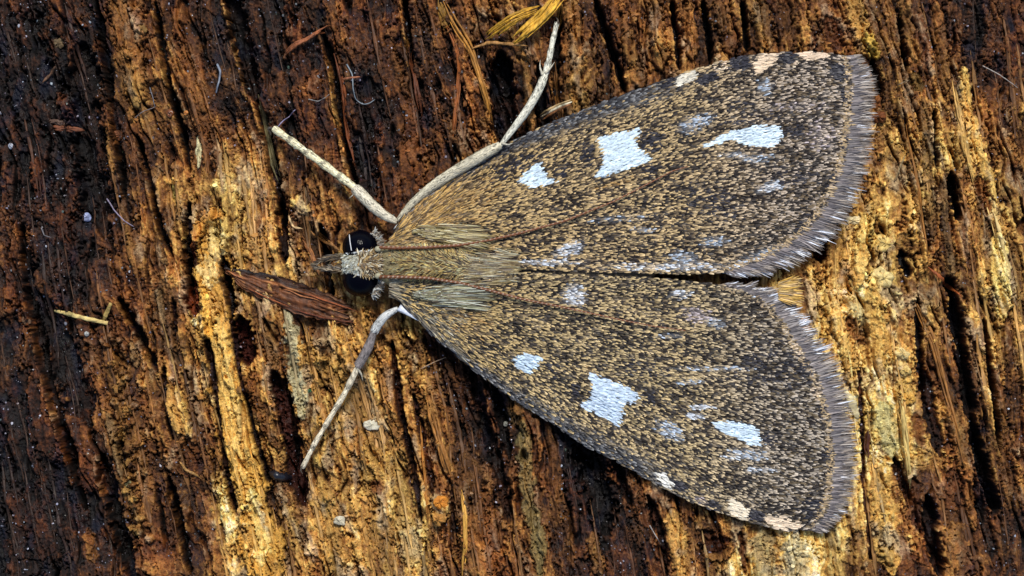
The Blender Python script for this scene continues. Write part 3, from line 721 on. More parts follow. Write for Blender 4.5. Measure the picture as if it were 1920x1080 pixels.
# feather-like bundle above the upper wing
for k, (o1, o2, c) in enumerate([((1012, 214), (1070, 189), (200, 170, 120)), ((1014, 218), (1072, 193), (226, 214, 180)), ((1018, 223), (1070, 197), (150, 100, 60))]):
    splinter("dry_fibre", ["topmost tan fibre of the little bundle above the upper wing", "pale middle fibre of the little bundle above the upper wing", "brown lowest fibre of the little bundle above the upper wing"][k],
             "fibre", [o1, ((o1[0] + o2[0]) / 2, (o1[1] + o2[1]) / 2 - 2), o2], 2.4, c, lift=.22 + k * .02, seed=30 + k, n=12, ends=(.3, .3))
# chips
FL = [("wood_chip", "upright cream chip standing out on brown wood, upper left", "chip", 368, 278, 7, 30, .02, (206, 196, 150), 8),
      ("wood_chip", "red-brown seed-like chip near the left edge", "chip", 112, 237, 27, 7, .12, (120, 72, 48), 7),
      ("wood_chip", "greyish chip lying just above the red-brown seed-like one", "chip", 92, 224, 18, 6, .25, (96, 74, 62), 6),
      ("wood_chip", "oval reddish chip right of the black hollow, upper left", "chip", 212, 249, 22, 8, .15, (138, 86, 56), 7),
      ("wood_chip", "square dull chip on the dark wood near the top left corner", "chip", 97, 75, 12, 10, .6, (106, 88, 62), 7),
      ("wood_chip", "rounded tan chip on the brown strip near the top", "chip", 262, 52, 9, 9, 0, (130, 98, 50), 6),
      ("wood_chip", "small ochre chip below the brown strip, upper left", "chip", 252, 188, 8, 10, 0, (160, 124, 66), 6),
      ("white_flake", "cool white flake on the bright brown wood below the lower leg", "flake", 697, 797, 17, 11, -.25, (214, 208, 184), 5),
      ("white_flake", "faint white flake beneath the larger one, among ochre wood", "flake", 636, 976, 12, 9, .3, (205, 196, 170), 5),
      ("cream_flake", "cream crumb touching the fringe near the wing's inner corner", "flake", 1605, 413, 20, 9, .1, (236, 216, 166), 9),
      ("cream_flake", "lumpy yellow-cream flake right of the upper wing, upper of two", "flake", 1668, 456, 18, 15, .2, (232, 202, 124), 12),
      ("cream_flake", "lumpy pale flake below the other one, lower of two", "flake", 1664, 521, 19, 17, .5, (230, 206, 138), 12),
      ("cream_flake", "curled cream flake on the yellow wood, right of the lower wing", "flake", 1698, 664, 13, 9, .4, (236, 208, 140), 10),
      ("cream_flake", "second curled cream flake just below the first", "flake", 1704, 698, 11, 9, -.3, (228, 196, 120), 10),
      ("cream_flake", "ochre curled flake, lowest of the curled row at the right", "flake", 1712, 750, 12, 14, .2, (206, 158, 72), 10),
      ("bark_curl", "crumpled orange-brown curl beside the upper wing's fringe", "bark curl", 1650, 190, 12, 22, .1, (130, 78, 34), 16),
      ("bark_curl", "second crumpled brown curl under the first, by the fringe", "bark curl", 1653, 218, 12, 12, .3, (118, 66, 28), 15),
      ("grit_grain", "round bluish-grey pebble near the top right", "pebble", 1697, 44, 5, 6, 0, (104, 116, 126), 8),
      ("grit_grain", "blue-white crystal crumb on black wood at the left", "crumb", 151, 405, 9, 9, .4, (150, 160, 196), 8),
      ("grit_grain", "round green-grey pebble in the dark crumbly wood, lower left", "pebble", 232, 911, 8, 8, 0, (146, 140, 96), 9),
      ("grit_grain", "tiny vivid green crumb on the cracked yellow wood", "crumb", 579, 733, 5, 3.5, 0, (30, 96, 50), 5),
      ("grit_grain", "white speck at the far left edge of the wood", "crumb", 3, 269, 5, 6, 0, (170, 176, 190), 5),
      ("grit_grain", "small round ochre grain on the brown wood, upper left", "crumb", 345, 210, 4.5, 5, 0, (196, 126, 56), 5),
      ("grit_grain", "round orange grain left of the cream chip", "crumb", 314, 210, 8, 8, 0, (120, 70, 34), 6),
      ("grit_grain", "single white grain in the black hollow at bottom centre", "crumb", 948, 797, 5, 5, 0, (168, 170, 160), 6),
      ("grit_grain", "pale round grain below the straw-like sliver", "crumb", 154, 627, 5, 4.5, 0, (168, 170, 168), 5),
      ("wood_chip", "tan chip lying near the bottom of the dark left wood", "chip", 32, 602, 9, 8, 0, (110, 84, 62), 6),
      ("wood_chip", "pale lump on the brown wood left of the yellow band", "chip", 306, 489, 11, 8, .1, (150, 112, 66), 8),
      ("orange_crumb", "bright orange crumbling lump at the bottom centre", "lump", 826, 940, 14, 12, .1, (208, 132, 44), 10),
      ("orange_crumb", "smaller ochre lump under the bright orange one", "lump", 822, 972, 12, 12, .3, (186, 132, 62), 9)]
for k, (nm, lb, ct, cx, cy, rx, ry, rot, c, th) in enumerate(FL):
    flake(nm, lb, ct, cx, cy, rx, ry, rot, c, th=th * .8, seed=k, rag=.28 if nm != 'grit_grain' else .12, mat=M_GRIT if nm == 'grit_grain' else None)

splinter("black_dropping", "short ridged black pellet lying across the ochre wood, lower left", "pellet", [(504, 888), (520, 893), (541, 898)], 8, (26, 26, 34), th=.9, lift=.08, seed=41, n=14, mat=M_GRIT, ends=(.6, .5))
# threads
thread("white_thread", "curled white hair-like thread on the black wood above the head", [(650, 120), (661, 140), (662, 165), (666, 186), (680, 196), (692, 194), (702, 186)], 1.5, (120, 130, 136), seed=1)
thread("white_thread", "straight violet-white thread at the tip of the front leg", [(518, 240), (534, 222), (553, 205)], 1.3, (150, 140, 170), lift=.15, seed=2)
thread("white_thread", "pale slanting thread on brown wood, upper left", [(246, 218), (266, 206), (286, 197)], 1.3, (130, 116, 110), seed=3)
thread("white_thread", "short upright thread joining the slanting one, upper left", [(274, 160), (281, 180), (285, 197)], 1.1, (110, 112, 120), seed=4)
thread("white_thread", "long faint thread running down the dark wood at the left", [(188, 370), (205, 392), (228, 414), (244, 424)], 1.5, (150, 140, 160), seed=5)
thread("white_thread", "bluish frayed thread above the cream chip", [(404, 118), (411, 132), (408, 152), (402, 172)], 2.4, (130, 138, 150), seed=6)
thread("white_thread", "long pale thread slanting down at the right edge", [(1858, 116), (1882, 130), (1925, 158)], 1.3, (160, 150, 140), seed=7)
thread("white_thread", "thin light thread on the olive wood right of the upper wing", [(1685, 336), (1694, 312), (1703, 290)], 1.3, (150, 130, 90), seed=8)
thread("white_thread", "fine grey thread on the wood below the lower wing", [(1218, 985), (1228, 1002), (1240, 1022)], 1.3, (170, 160, 150), seed=9)
thread("white_thread", "small hooked thread in the dark wood at the left", [(64, 426), (70, 440), (84, 444)], 1.4, (110, 106, 108), seed=10)
thread("white_thread", "short pale thread near the cracks at the top right", [(1690, 156), (1702, 150), (1713, 146)], 1.2, (150, 130, 100), seed=11)
thread("white_thread", "faint looped thread right of the slim dark split, above the front leg", [(578, 186), (596, 190), (612, 182), (622, 172)], 1.2, (120, 116, 112), seed=12)
thread("white_thread", "fine thread lying across the red wood under the wing's front edge", [(788, 692), (812, 680), (836, 670)], 1.2, (170, 140, 110), seed=13)

# grit and crumbs nobody could count
def scatter(name, label, n, pick, rmin, rmax, colf, seed, mat):
    r = np.random.default_rng(seed); px = r.uniform(-40, 1960, n * 8); py = r.uniform(-40, 1120, n * 8)
    keep = pick(px, py, r); px, py = px[keep][:n], py[keep][:n]; n = len(px)
    z = hs(px, py); rad = (rmin + (rmax - rmin) * r.random(n) ** 3) / 100
    phi = (1 + 5 ** .5) / 2
    ico = np.array([(-1, phi, 0), (1, phi, 0), (-1, -phi, 0), (1, -phi, 0), (0, -1, phi), (0, 1, phi), (0, -1, -phi), (0, 1, -phi), (phi, 0, -1), (phi, 0, 1), (-phi, 0, -1), (-phi, 0, 1)]) / 1.9
    fi = np.array([(0, 11, 5), (0, 5, 1), (0, 1, 7), (0, 7, 10), (0, 10, 11), (1, 5, 9), (5, 11, 4), (11, 10, 2), (10, 7, 6), (7, 1, 8), (3, 9, 4), (3, 4, 2), (3, 2, 6), (3, 6, 8), (3, 8, 9), (4, 9, 5), (2, 4, 11), (6, 2, 10), (8, 6, 7), (9, 8, 1)])
    V = ico[None] * rad[:, None, None] * r.uniform(.6, 1.4, (n, 12, 1)) * r.uniform(.6, 1.5, (n, 1, 3))
    V[..., 0] += ((px - 960) / 100)[:, None]; V[..., 1] += ((540 - py) / 100)[:, None]; V[..., 2] += (z + rad * .3)[:, None]
    F = (fi[None] + (np.arange(n) * 12)[:, None, None]).reshape(-1, 3)
    T = np.repeat(colf(px, py, r)[:, None], 12, 1).reshape(-1, 3)
    o = mesh_obj(name, V.reshape(-1, 3), F, np.clip(T, 0, .9), mat, smooth=False, origin=(0, 0, 0)); tag(o, label, kind='stuff')
cl = pn(np.zeros(1), np.zeros(1))
def pick_dark(px, py, r):
    q_ = sample(tone, px, py); m = ~inside(px, py, moth_poly)
    return m & (q_ < .36) & (r.random(len(px)) < .35 + .6 * (pn(px / 40, py / 60, 61) > .1))
scatter("fine_grit", "fine pale grit scattered over the darkest wood", 3000, pick_dark, .7, 2.4,
        lambda px, py, r: (np.array([.20, .21, .26])[None] * r.uniform(.1, 1.0, (len(px), 1)) ** 1.5 * 1.6 * np.array([1, 1, 1.0])[None] + r.uniform(0, .06, (len(px), 3)) * np.array([1, .6, .3])), 3, M_GRIT)
def pick_light(px, py, r):
    q_ = sample(tone, px, py); m = ~inside(px, py, moth_poly)
    return m & (q_ > .42) & (r.random(len(px)) < .2 + .8 * (pn(px / 40, py / 60, 62) > .15))
scatter("wood_crumbs", "small loose crumbs of the same decayed wood", 3200, pick_light, 1.2, 4.8,
        lambda px, py, r: sample(base, px, py) * r.uniform(.6, 1.7, (len(px), 1)), 4, M_STRIP)

# ------------------------------------------------------------------ THE MOTH
UC = np.array([(735, 440), (748, 414), (800, 366), (850, 328), (905, 297), (960, 264), (1040, 227), (1120, 196), (1200, 166), (1280, 137), (1340, 118), (1400, 104), (1460, 98), (1520, 97), (1560, 100), (1588, 106)], float)
UM = np.array([(1588, 106), (1592, 160), (1587, 230), (1577, 300), (1556, 360), (1526, 410), (1490, 444), (1440, 476), (1390, 500), (1350, 510)], float)
UI = np.array([(1350, 510), (1300, 514), (1200, 512), (1100, 509), (1000, 505), (900, 500), (760, 488), (735, 480)], float)
LC = np.array([(742, 562), (770, 588), (800, 618), (850, 663), (900, 703), (960, 748), (1030, 791), (1100, 838), (1160, 868), (1230, 908), (1300, 943), (1360, 964), (1420, 984), (1480, 996), (1520, 994)], float)
LM = np.array([(1520, 994), (1545, 955), (1555, 900), (1557, 860), (1552, 800), (1541, 745), (1526, 705), (1494, 655), (1465, 605), (1435, 570), (1400, 550), (1350, 534)], float)
LI = np.array([(1350, 534), (1300, 527), (1200, 520), (1100, 516), (1000, 512), (900, 508), (760, 500), (738, 520)], float)
WING = {'u': (UC, UM, UI), 'l': (LC, LM, LI)}
def wing_poly(s): a_, b_, c_ = WING[s]; return np.vstack([a_, b_[1:], c_[1:]])
def mid_y(px): return np.interp(px, [700, 900, 1000, 1150, 1300, 1500], [497, 504, 509, 514, 520, 524])
def wing_t(s, px, py):
    c = WING[s][0]; cy = np.interp(px, c[:, 0], c[:, 1]); my = mid_y(px)
    return np.clip((py - my) / (cy - my - (1 if s == 'u' else -1)), 0, 1.05)
def wing_z(s, px, py):
    t = wing_t(s, px, py)
    zi = np.interp(px, [700, 800, 1000, 1300, 1650], [.82, .84, .80, .66, .50]); zc = np.interp(px, [740, 900, 1650], [.55, .30, .24])
    ang = np.arctan2(py - 505, px - 640)
    vein = .026 * np.sin(ang * 46) * sstep(800, 1100, px)
    valley = -.05 * np.exp(-((t - .12) / .07) ** 2) * sstep(850, 1100, px)
    return zi * (1 - t ** 1.7) + zc * t ** 1.7 + vein + valley + .02 * pn(px / 90, py / 60, 70) + curve_z(px)

moth = empty("moth", (0.6, .3, 0), "mottled brown moth with white wing spots resting flat on rotten wood", "moth")

def membrane(s):
    poly = wing_poly(s); st = 7.0
    xs = np.arange(poly[:, 0].min() - st, poly[:, 0].max() + st, st); ys = np.arange(poly[:, 1].min() - st, poly[:, 1].max() + st, st)
    X, Y = np.meshgrid(xs, ys); X = X + 0.; Y = Y + 0.
    ins = inside(X, Y, poly)
    Z = wing_z(s, X, Y) - .03
    V = P(X, Y, Z).reshape(-1, 3); w_ = X.shape[1]
    idx = np.arange(X.size).reshape(X.shape)
    c = ins[:-1, :-1] & ins[1:, :-1] & ins[:-1, 1:] & ins[1:, 1:]
    F = np.stack([idx[:-1, :-1], idx[1:, :-1], idx[1:, 1:], idx[:-1, 1:]], -1)[c]
    used = np.unique(F); rm = np.full(X.size, -1); rm[used] = np.arange(len(used))
    V = V[used]; F = rm[F]; nV = len(V)
    # a real, thin double skin
    V = np.vstack([V, V - [0, 0, .02]]); F = np.vstack([F, F[:, ::-1] + nV])
    return mesh_obj("forewing", V, F, np.full((len(V), 3), [.06, .045, .032]), M_MEMB, parent=moth)
wings = {s: membrane(s) for s in 'ul'}

WHITE = (.70, .83, .91); 
SPOTS = {'u': [[(1113, 262), (1150, 252), (1188, 245), (1196, 249), (1184, 262), (1186, 275), (1196, 288), (1216, 298), (1206, 306), (1190, 312), (1150, 325), (1114, 336), (1110, 330), (1122, 310), (1125, 290), (1118, 275)],
               [(1005, 310), (1013, 324), (1018, 334), (1036, 342), (1012, 352), (986, 353), (966, 344), (975, 330), (990, 317)],
               [(1454, 236), (1456, 262), (1442, 276), (1400, 273), (1358, 264), (1330, 276), (1308, 276), (1345, 256), (1370, 246), (1400, 239), (1430, 237)],
               [(1258, 156), (1270, 142), (1296, 135), (1298, 146), (1285, 158), (1268, 165)],
               [(1413, 105), (1452, 98), (1448, 112), (1430, 132), (1412, 142), (1406, 122)],
               [(1490, 99), (1545, 96), (1550, 104), (1530, 112), (1500, 114)]],
         'l': [[(1097, 694), (1130, 708), (1162, 719), (1189, 736), (1183, 750), (1161, 757), (1158, 775), (1152, 794), (1120, 777), (1081, 758), (1098, 746), (1103, 725)],
               [(955, 673), (973, 661), (1006, 666), (1000, 686), (984, 699), (965, 688)],
               [(1328, 789), (1370, 787), (1412, 799), (1414, 818), (1421, 833), (1396, 832), (1370, 817), (1340, 807)],
               [(1222, 886), (1238, 884), (1252, 898), (1254, 916), (1235, 906)],
               [(1356, 930), (1378, 938), (1394, 955), (1394, 974), (1362, 962)],
               [(1432, 964), (1462, 966), (1494, 986), (1490, 993), (1450, 990), (1428, 978)]]}
SPOTCOL = {'u': [WHITE, WHITE, WHITE, (.78, .72, .58), (.80, .62, .42), (.78, .60, .42)], 'l': [(.60, .73, .86), (.62, .76, .87), (.66, .80, .90), (.78, .76, .68), (.80, .70, .52), (.76, .60, .42)]}
# soft pale / dark blotches: x, y, rx, ry, tilt(deg), strength, kind
BL = {'u': [(1298, 232, 36, 14, -20, .8, 'b'), (1428, 162, 14, 16, 0, .65, 'b'), (1415, 298, 34, 8, -4, .55, 'b'), (1440, 350, 26, 10, -15, .75, 'w'), (1372, 292, 26, 6, 0, .5, 'w'),
            (1060, 468, 28, 12, -18, .9, 'w'), (1275, 484, 28, 14, 0, .75, 'b'), (1332, 453, 26, 10, 0, .6, 'b'), (1200, 432, 26, 6, 10, .4, 'b'), (1160, 410, 60, 8, -5, .3, 'b'),
            (1250, 500, 120, 8, 0, .45, 'w'), (1020, 492, 70, 6, 0, .5, 'w'), (1420, 478, 50, 10, -20, .5, 'b'), (1530, 255, 30, 26, 0, .35, 'p'), (1490, 200, 60, 10, 0, .3, 'p'),
            (1348, 124, 16, 9, -20, .6, 'c'), (1512, 103, 30, 8, 3, .95, 'c'), (1480, 120, 12, 5, 0, .5, 'c'), (1440, 105, 22, 10, 0, .6, 'c'),
            (1565, 132, 22, 18, 30, .9, 'd'), (1385, 122, 20, 16, -20, .85, 'd'), (1320, 150, 26, 12, -25, .85, 'd'), (1470, 108, 18, 13, 0, .95, 'd'), (1378, 118, 22, 14, -20, .95, 'd'), (1250, 158, 20, 10, -25, .7, 'd'), (1382, 200, 26, 14, 0, .45, 'd'),
            (1215, 268, 22, 22, 0, .75, 'd'), (1218, 320, 24, 10, 0, .55, 'd'), (1096, 290, 14, 26, 0, .6, 'd'), (1048, 322, 12, 18, 20, .6, 'd'), (1485, 245, 20, 14, 0, .5, 'd'),
            (1575, 270, 8, 24, 10, .8, 'd'), (1552, 340, 8, 22, 25, .7, 'd'), (1500, 420, 10, 24, 45, .7, 'd'), (1577, 180, 7, 20, 0, .6, 'd'), (1330, 380, 60, 30, 20, .4, 'd'), (1480, 330, 50, 20, 0, .35, 'd'),
            (960, 315, 60, 18, -25, .35, 'd'), (1400, 225, 60, 8, -8, .3, 'd'), (1150, 345, 40, 5, -15, .6, 'o'), (800, 410, 55, 40, -30, .6, 'o'), (870, 380, 70, 40, -25, .35, 'o')],
      'l': [(1250, 805, 30, 16, 30, .75, 'b'), (1298, 778, 20, 6, 5, .8, 'w'), (1310, 761, 24, 5, 0, .7, 'w'), (1070, 552, 20, 20, 45, .85, 'w'), (1300, 590, 30, 14, 15, .7, 'p'), (1335, 605, 18, 9, 20, .8, 'b'),
            (1270, 552, 22, 8, 0, .6, 'w'), (1420, 545, 30, 12, 20, .7, 'b'), (1250, 630, 30, 6, 0, .4, 'b'), (1330, 690, 90, 5, 0, .35, 'b'), (1290, 715, 30, 5, 0, .5, 'b'), (1400, 850, 40, 10, 5, .5, 'b'),
            (1420, 880, 30, 6, 0, .5, 'w'), (1370, 855, 24, 6, 0, .4, 'w'), (1495, 660, 14, 20, -35, .6, 'c'), (1525, 740, 10, 22, -20, .5, 'c'), (1460, 978, 34, 11, 10, .95, 'c'), (1310, 938, 16, 8, 25, .5, 'p'),
            (1412, 965, 18, 12, 20, .85, 'd'), (1270, 910, 18, 10, 30, .8, 'd'), (1330, 945, 18, 8, 20, .7, 'd'), (1515, 955, 26, 26, 0, .55, 'd'), (1505, 685, 9, 18, -25, .7, 'd'), (1535, 770, 8, 18, -10, .7, 'd'), (1545, 850, 7, 20, 0, .6, 'd'),
            (1205, 745, 20, 16, 0, .6, 'd'), (1075, 735, 12, 20, 0, .5, 'd'), (1030, 690, 14, 14, 0, .5, 'd'), (1440, 820, 20, 16, 0, .6, 'd'), (1200, 690, 60, 14, 10, .35, 'd'), (1440, 690, 70, 50, 0, .3, 'd'),
            (860, 590, 60, 30, 30, .35, 'o'), (1100, 690, 12, 5, 20, .4, 'o')]}
BCOL = {'b': (.48, .56, .66), 'w': (.74, .80, .88), 'p': (.52, .44, .44), 'c': (.78, .60, .42), 'd': (.028, .026, .034), 'o': (.46, .27, .09)}

def wing_colour(s, px, py, r):
    n = len(px); k = r.random(n); t = wing_t(s, px, py)
    dark = np.array([.024, .016, .011]); mid = np.array([.16, .112, .060]); tan = np.array([.54, .385, .185])
    base_g = sstep(1150, 780, px)                    # golden towards the wing base
    out_g = sstep(1250, 1500, px)
    patch = pn(px / 55, py / 34, 80 + (s == 'l')) * .20 + pn(px / 17, py / 8, 82) * .16 + pn(px / 7, py / 4.5, 83) * .18
    vn = np.sin(np.arctan2(py - 505, px - 640) * 46)
    pdark = .37 + .10 * (vn < -.8) + patch + .10 * out_g - .12 * base_g
    tan_ = tan[None] * (1 - out_g[:, None]) + np.array([.46, .37, .28])[None] * out_g[:, None]
    tan_ = tan_ * (1 - base_g[:, None] * .6) + np.array([.52, .33, .10])[None] * base_g[:, None] * .6
    col = np.where((k < pdark)[:, None], dark, np.where((k < pdark + .22)[:, None], mid, tan_))
    if s == 'l': col = col * np.array([.96, 1.0, 1.02])
    # dark slate front edge
    ce = sstep(.86, .95, t) * sstep(1330, 1180, px) * (r.random(n) < .85)
    slate = np.where((r.random(n) < .3)[:, None], [.20, .20, .20], [.045, .046, .052])
    col = col * (1 - ce[:, None]) + slate * ce[:, None]
    for (x, y, rx, ry, a_, st, kd) in BL[s]:
        ca, sa = math.cos(math.radians(a_)), math.sin(math.radians(a_))
        dx, dy = px - x, py - y; lx = (dx * ca + dy * sa) / rx; ly = (-dx * sa + dy * ca) / ry
        d = np.hypot(lx, ly) + .35 * pn(px / 14, py / 7, 90)
        m = (sstep(1.25, .55, d) * st > (r.random(n) if kd != 'd' or st < .8 else .45 + .2 * r.random(n)))
        if kd in 'bpwo':
            soft_ = (sstep(1.35, .3, d) * st * (.75 if kd in 'bpo' else .9))[:, None]; col = col * (1 - soft_ * .55) + np.array(BCOL[kd]) * soft_ * .55
            m = m & (r.random(n) < .6)
        col[m] = np.array(BCOL[kd]) * (.9 if kd != 'd' else 1)
    return col * r.uniform(.72, 1.25, (n, 1))

def scale_dir(s, px, py):
    bx, by = 690., 500.
    by = np.where(px < 950, 470. if s == 'u' else 535., 480. if s == 'u' else 530.)
    t = wing_t(s, px, py)
    a_ = np.arctan2(py - by, px - bx) * np.interp(px, [700, 900, 1250, 1600], [1.1, .9, .80, .25])
    if s == 'u': a_ = np.where(px > 1450, a_ + .0, a_)
    # follow the front edge there
    c = WING[s][0]; ce = np.gradient(np.interp(np.arange(700, 1660, 10.), c[:, 0], c[:, 1]), 10.)
    ec = np.arctan(np.interp(px, np.arange(700, 1660, 10.), ce)); w = sstep(.7, 1, t)
    return a_ * (1 - w) + ec * w

def wing_scales(s):
    r = np.random.default_rng(20 + (s == 'l')); poly = wing_poly(s)
    lo, hi = poly.min(0), poly.max(0)
    sx, sy = 4.9, 2.75
    X, Y = np.meshgrid(np.arange(lo[0] - 4, hi[0] + 6, sx), np.arange(lo[1] - 3, hi[1] + 3, sy))
    X = X + (np.arange(X.shape[0]) % 2)[:, None] * sx * .5
    px = (X + r.normal(0, 1.5, X.shape)).ravel(); py = (Y + r.normal(0, 1.1, X.shape)).ravel()
    m = inside(px, py, poly); px, py = px[m], py[m]
    n = len(px); col = wing_colour(s, px, py, r); a_ = scale_dir(s, px, py) + r.normal(0, .10, n)
    # spots: jagged because whole scales belong to a spot
    spot = np.full(n, -1)
    for k, pg in enumerate(SPOTS[s]):
        ins = inside(px + r.normal(0, 1.3, n), py + r.normal(0, 1.0, n), pg); spot[ins] = k
        col[ins] = np.array(SPOTCOL[s][k]) * r.uniform(.72, 1.12, (ins.sum(), 1))
    L = r.uniform(8, 12.5, n); Wd = r.uniform(2.9, 4.3, n)
    base_r = sstep(1000, 780, px); L *= 1 + .7 * base_r; Wd *= 1 - .25 * base_r
    isw = spot >= 0; L = np.where(isw, L * 1.25, L); Wd = np.where(isw, Wd * 1.1, Wd)
    z0 = wing_z(s, px, py)
    ex = px + np.cos(a_) * 6; ey = py + np.sin(a_) * 6
    z1 = wing_z(s, ex, ey)
    lift = r.uniform(.004, .022, n) * np.where(isw, .6, 1)
    b = P(px, py, z0 - .012); e = P(ex, ey, z1 - .012 + lift * 1.6 + .006)
    d = (e - b); roll = r.normal(0, .22, n)
    nrm = np.stack([np.sin(roll) * np.sin(a_), np.sin(roll) * np.cos(a_), np.ones(n)], 1)
    bend = -r.uniform(0, .02, n)
    tip = np.clip(col * np.where(isw, 1.0, 1.25)[:, None] + .01, 0, .95)
    root = col * np.where(isw, 1.0, .62)[:, None]
    def make(sel, name, parent, stuff):
        V, F, T = ribbons(b[sel], d[sel], nrm[sel], L[sel] / 100, Wd[sel] / 100, bend[sel], root[sel], levels=4, tipw=.45, belly=1.0, tipcol=tip[sel])
        o = mesh_obj(name, V, F, np.clip(T, 0, .95), M_SCALE, parent=parent, smooth=False)
        if stuff: o['kind'] = 'stuff'
        return o
    make(spot < 0, "wing_scales", wings[s], True)
    for k in range(len(SPOTS[s])):
        o = make(spot == k, "pale_spot", wings[s], False)
        o['label'] = ("icy white" if k < 3 else "cream") + " spot of pale scales"
for s in 'ul': wing_scales(s)

def fringe(s):
    r = np.random.default_rng(30 + (s == 'l')); M_ = WING[s][1]
    m = resample(M_, 60); Lc = np.r_[0, np.cumsum(np.hypot(*(m[1:] - m[:-1]).T))]
    Vs, Fs, Ts = [], [], []; off = 0
    # tan line, dark inner row, grey outer row with pale tips
    for row, (dens, l0, l1, w, cols, inset, dz) in enumerate([(4.6, 40, 54, 2.3, [(.19, .155, .13), (.29, .235, .19), (.09, .072, .062), (.40, .35, .30)], 0, -.03),
                                                              (3.6, 24, 36, 2.5, [(.10, .088, .09), (.16, .14, .14), (.24, .205, .195)], 1, .0),
                                                              (1.1, 10, 17, 3.2, [(.42, .30, .16), (.50, .36, .19), (.30, .22, .14)], 5, .015)]):
        n = int(Lc[-1] * dens); q_ = r.uniform(0, Lc[-1], n)
        px = np.interp(q_, Lc, m[:, 0]); py = np.interp(q_, Lc, m[:, 1])
        tx = np.gradient(m[:, 0]); ty = np.gradient(m[:, 1]); tx = np.interp(q_, Lc, tx); ty = np.interp(q_, Lc, ty)
        nx_, ny_ = (-ty, tx); ln = np.hypot(nx_, ny_); nx_, ny_ = nx_ / ln, ny_ / ln
        if s == 'u': flip = nx_ < 0
        else: flip = nx_ < 0
        nx_ = np.where(flip, -nx_, nx_); ny_ = np.where(flip, -ny_, ny_)
        a_ = np.arctan2(ny_, nx_) * (np.interp(q_ / Lc[-1], [0, .4, .8, 1], [.7, .6, .4, .3]) if s == 'u' else np.interp(q_ / Lc[-1], [0, .5, .8, 1], [.6, .45, .3, .1])) + r.normal(0, .06, n) + (-.10 if s == 'u' else -.06) + .22 * pn(q_ / 12, q_ * 0, 95) + .12 * pn(q_ / 4, q_ * 0, 94)
        inset = inset + (r.normal(0, 2.2, n) if row == 2 else 0)
        px = px - nx_ * inset; py = py - ny_ * inset
        uq = q_ / Lc[-1]
        L = r.uniform(l0 * .8, l1 * 1.05, n) * (1 + .25 * pn(q_ / 7, q_ * 0 + 3, 96))
        if s == 'u': L *= np.interp(uq, [0, .1, .8, .9, 1], [.55, 1, 1.1, 1.0, .55])
        else: L *= np.interp(uq, [0, .1, .7, .88, 1], [.5, .95, 1, .95, .4])
        c = np.array(cols)[r.integers(0, len(cols), n)] * r.uniform(.7, 1.25, (n, 1))
        wmask = (pn(q_ / 26, q_ * 0 + 8, 97) > .05) if row == 0 else np.zeros(n, bool)
        if s == 'u': wh = row < 2 and True; pw = np.where((uq > .62) & (uq < .8), .40, np.where(uq > .8, .35, .08)) * (wmask * .9 + .3)
        else: pw = np.where(uq > .62, .45, .06) * (wmask * .9 + .3)
        wm = (r.random(n) < pw) & (row == 0); c[wm] = np.array([.72, .75, .82]) * r.uniform(.7, 1.1, (wm.sum(), 1))
        tip = np.clip(c * 1.1, 0, .9)
        z0 = wing_z(s, px, py) + dz
        ex, ey = px + np.cos(a_) * 10, py + np.sin(a_) * 10
        b = P(px, py, z0); e = P(ex, ey, z0 - .012 + r.uniform(-.01, .012, n)); roll = r.normal(0, .4, n)
        nrm = np.stack([np.sin(roll) * np.sin(a_), np.sin(roll) * np.cos(a_), np.ones(n)], 1)
        V, F, T = ribbons(b, e - b, nrm, L / 100, np.full(n, w / 100) * r.uniform(.6, 1.3, n), -r.uniform(0, .05, n), c, levels=5, tipw=.12, tipcol=tip)
        Vs.append(V); Fs.append(F + off); Ts.append(T); off += len(V)
    o = mesh_obj("fringe", np.vstack(Vs), np.vstack(Fs), np.clip(np.vstack(Ts), 0, .95), M_HAIR, parent=wings[s], smooth=False)
    o['kind'] = 'stuff'
for s in 'ul': fringe(s)

def hair_part(name, parent, px, py, z, ang, pitch, L, Wd, col, bend=.0, roll=.5, tipcol=None, mat=None, kind='stuff', seed=0, label=None, levels=5):
    r = np.random.default_rng(seed + 300); n = len(px)
    b = P(px, py, z)
    d = np.stack([np.cos(ang) * np.cos(pitch), -np.sin(ang) * np.cos(pitch), np.sin(pitch)], 1)
    rl = r.normal(0, roll, n)
    nrm = np.stack([np.sin(rl) * np.sin(ang), np.sin(rl) * np.cos(ang), np.ones(n)], 1)
    V, F, T = ribbons(b, d, nrm, L / 100, Wd / 100, np.full(n, bend) * r.uniform(.6, 1.3, n), col, levels=levels, tipw=.1, tipcol=tipcol)
    o = mesh_obj(name, V, F, np.clip(T, 0, .95), mat or M_HAIR, parent=parent, smooth=False)
    if kind: o['kind'] = kind
    if label: o['label'] = label
    return o

def ellipsoid(name, cx, cy, cz, rx, ry, rz, col, mat, parent, nu=32, nv=20, jit=0., seed=0):
    r = np.random.default_rng(seed); V = []; 
    for j in range(nv + 1):
        ph = math.pi * j / nv
        for i in range(nu):
            th = 2 * math.pi * i / nu; V.append((math.sin(ph) * math.cos(th), math.sin(ph) * math.sin(th), math.cos(ph)))
    V = np.array(V) * (1 + jit * r.uniform(-1, 1, (len(V), 1)))
    c = P(np.array(float(cx)), np.array(float(cy)), np.array(float(cz)))
    V = V * np.array([rx / 100, ry / 100, rz]) + c
    F = [(j * nu + i, (j + 1) * nu + i, (j + 1) * nu + (i + 1) % nu, j * nu + (i + 1) % nu) for j in range(nv) for i in range(nu)]
    return mesh_obj(name, V, np.array(F), tones(len(V), col, .15, seed), mat, parent=parent)

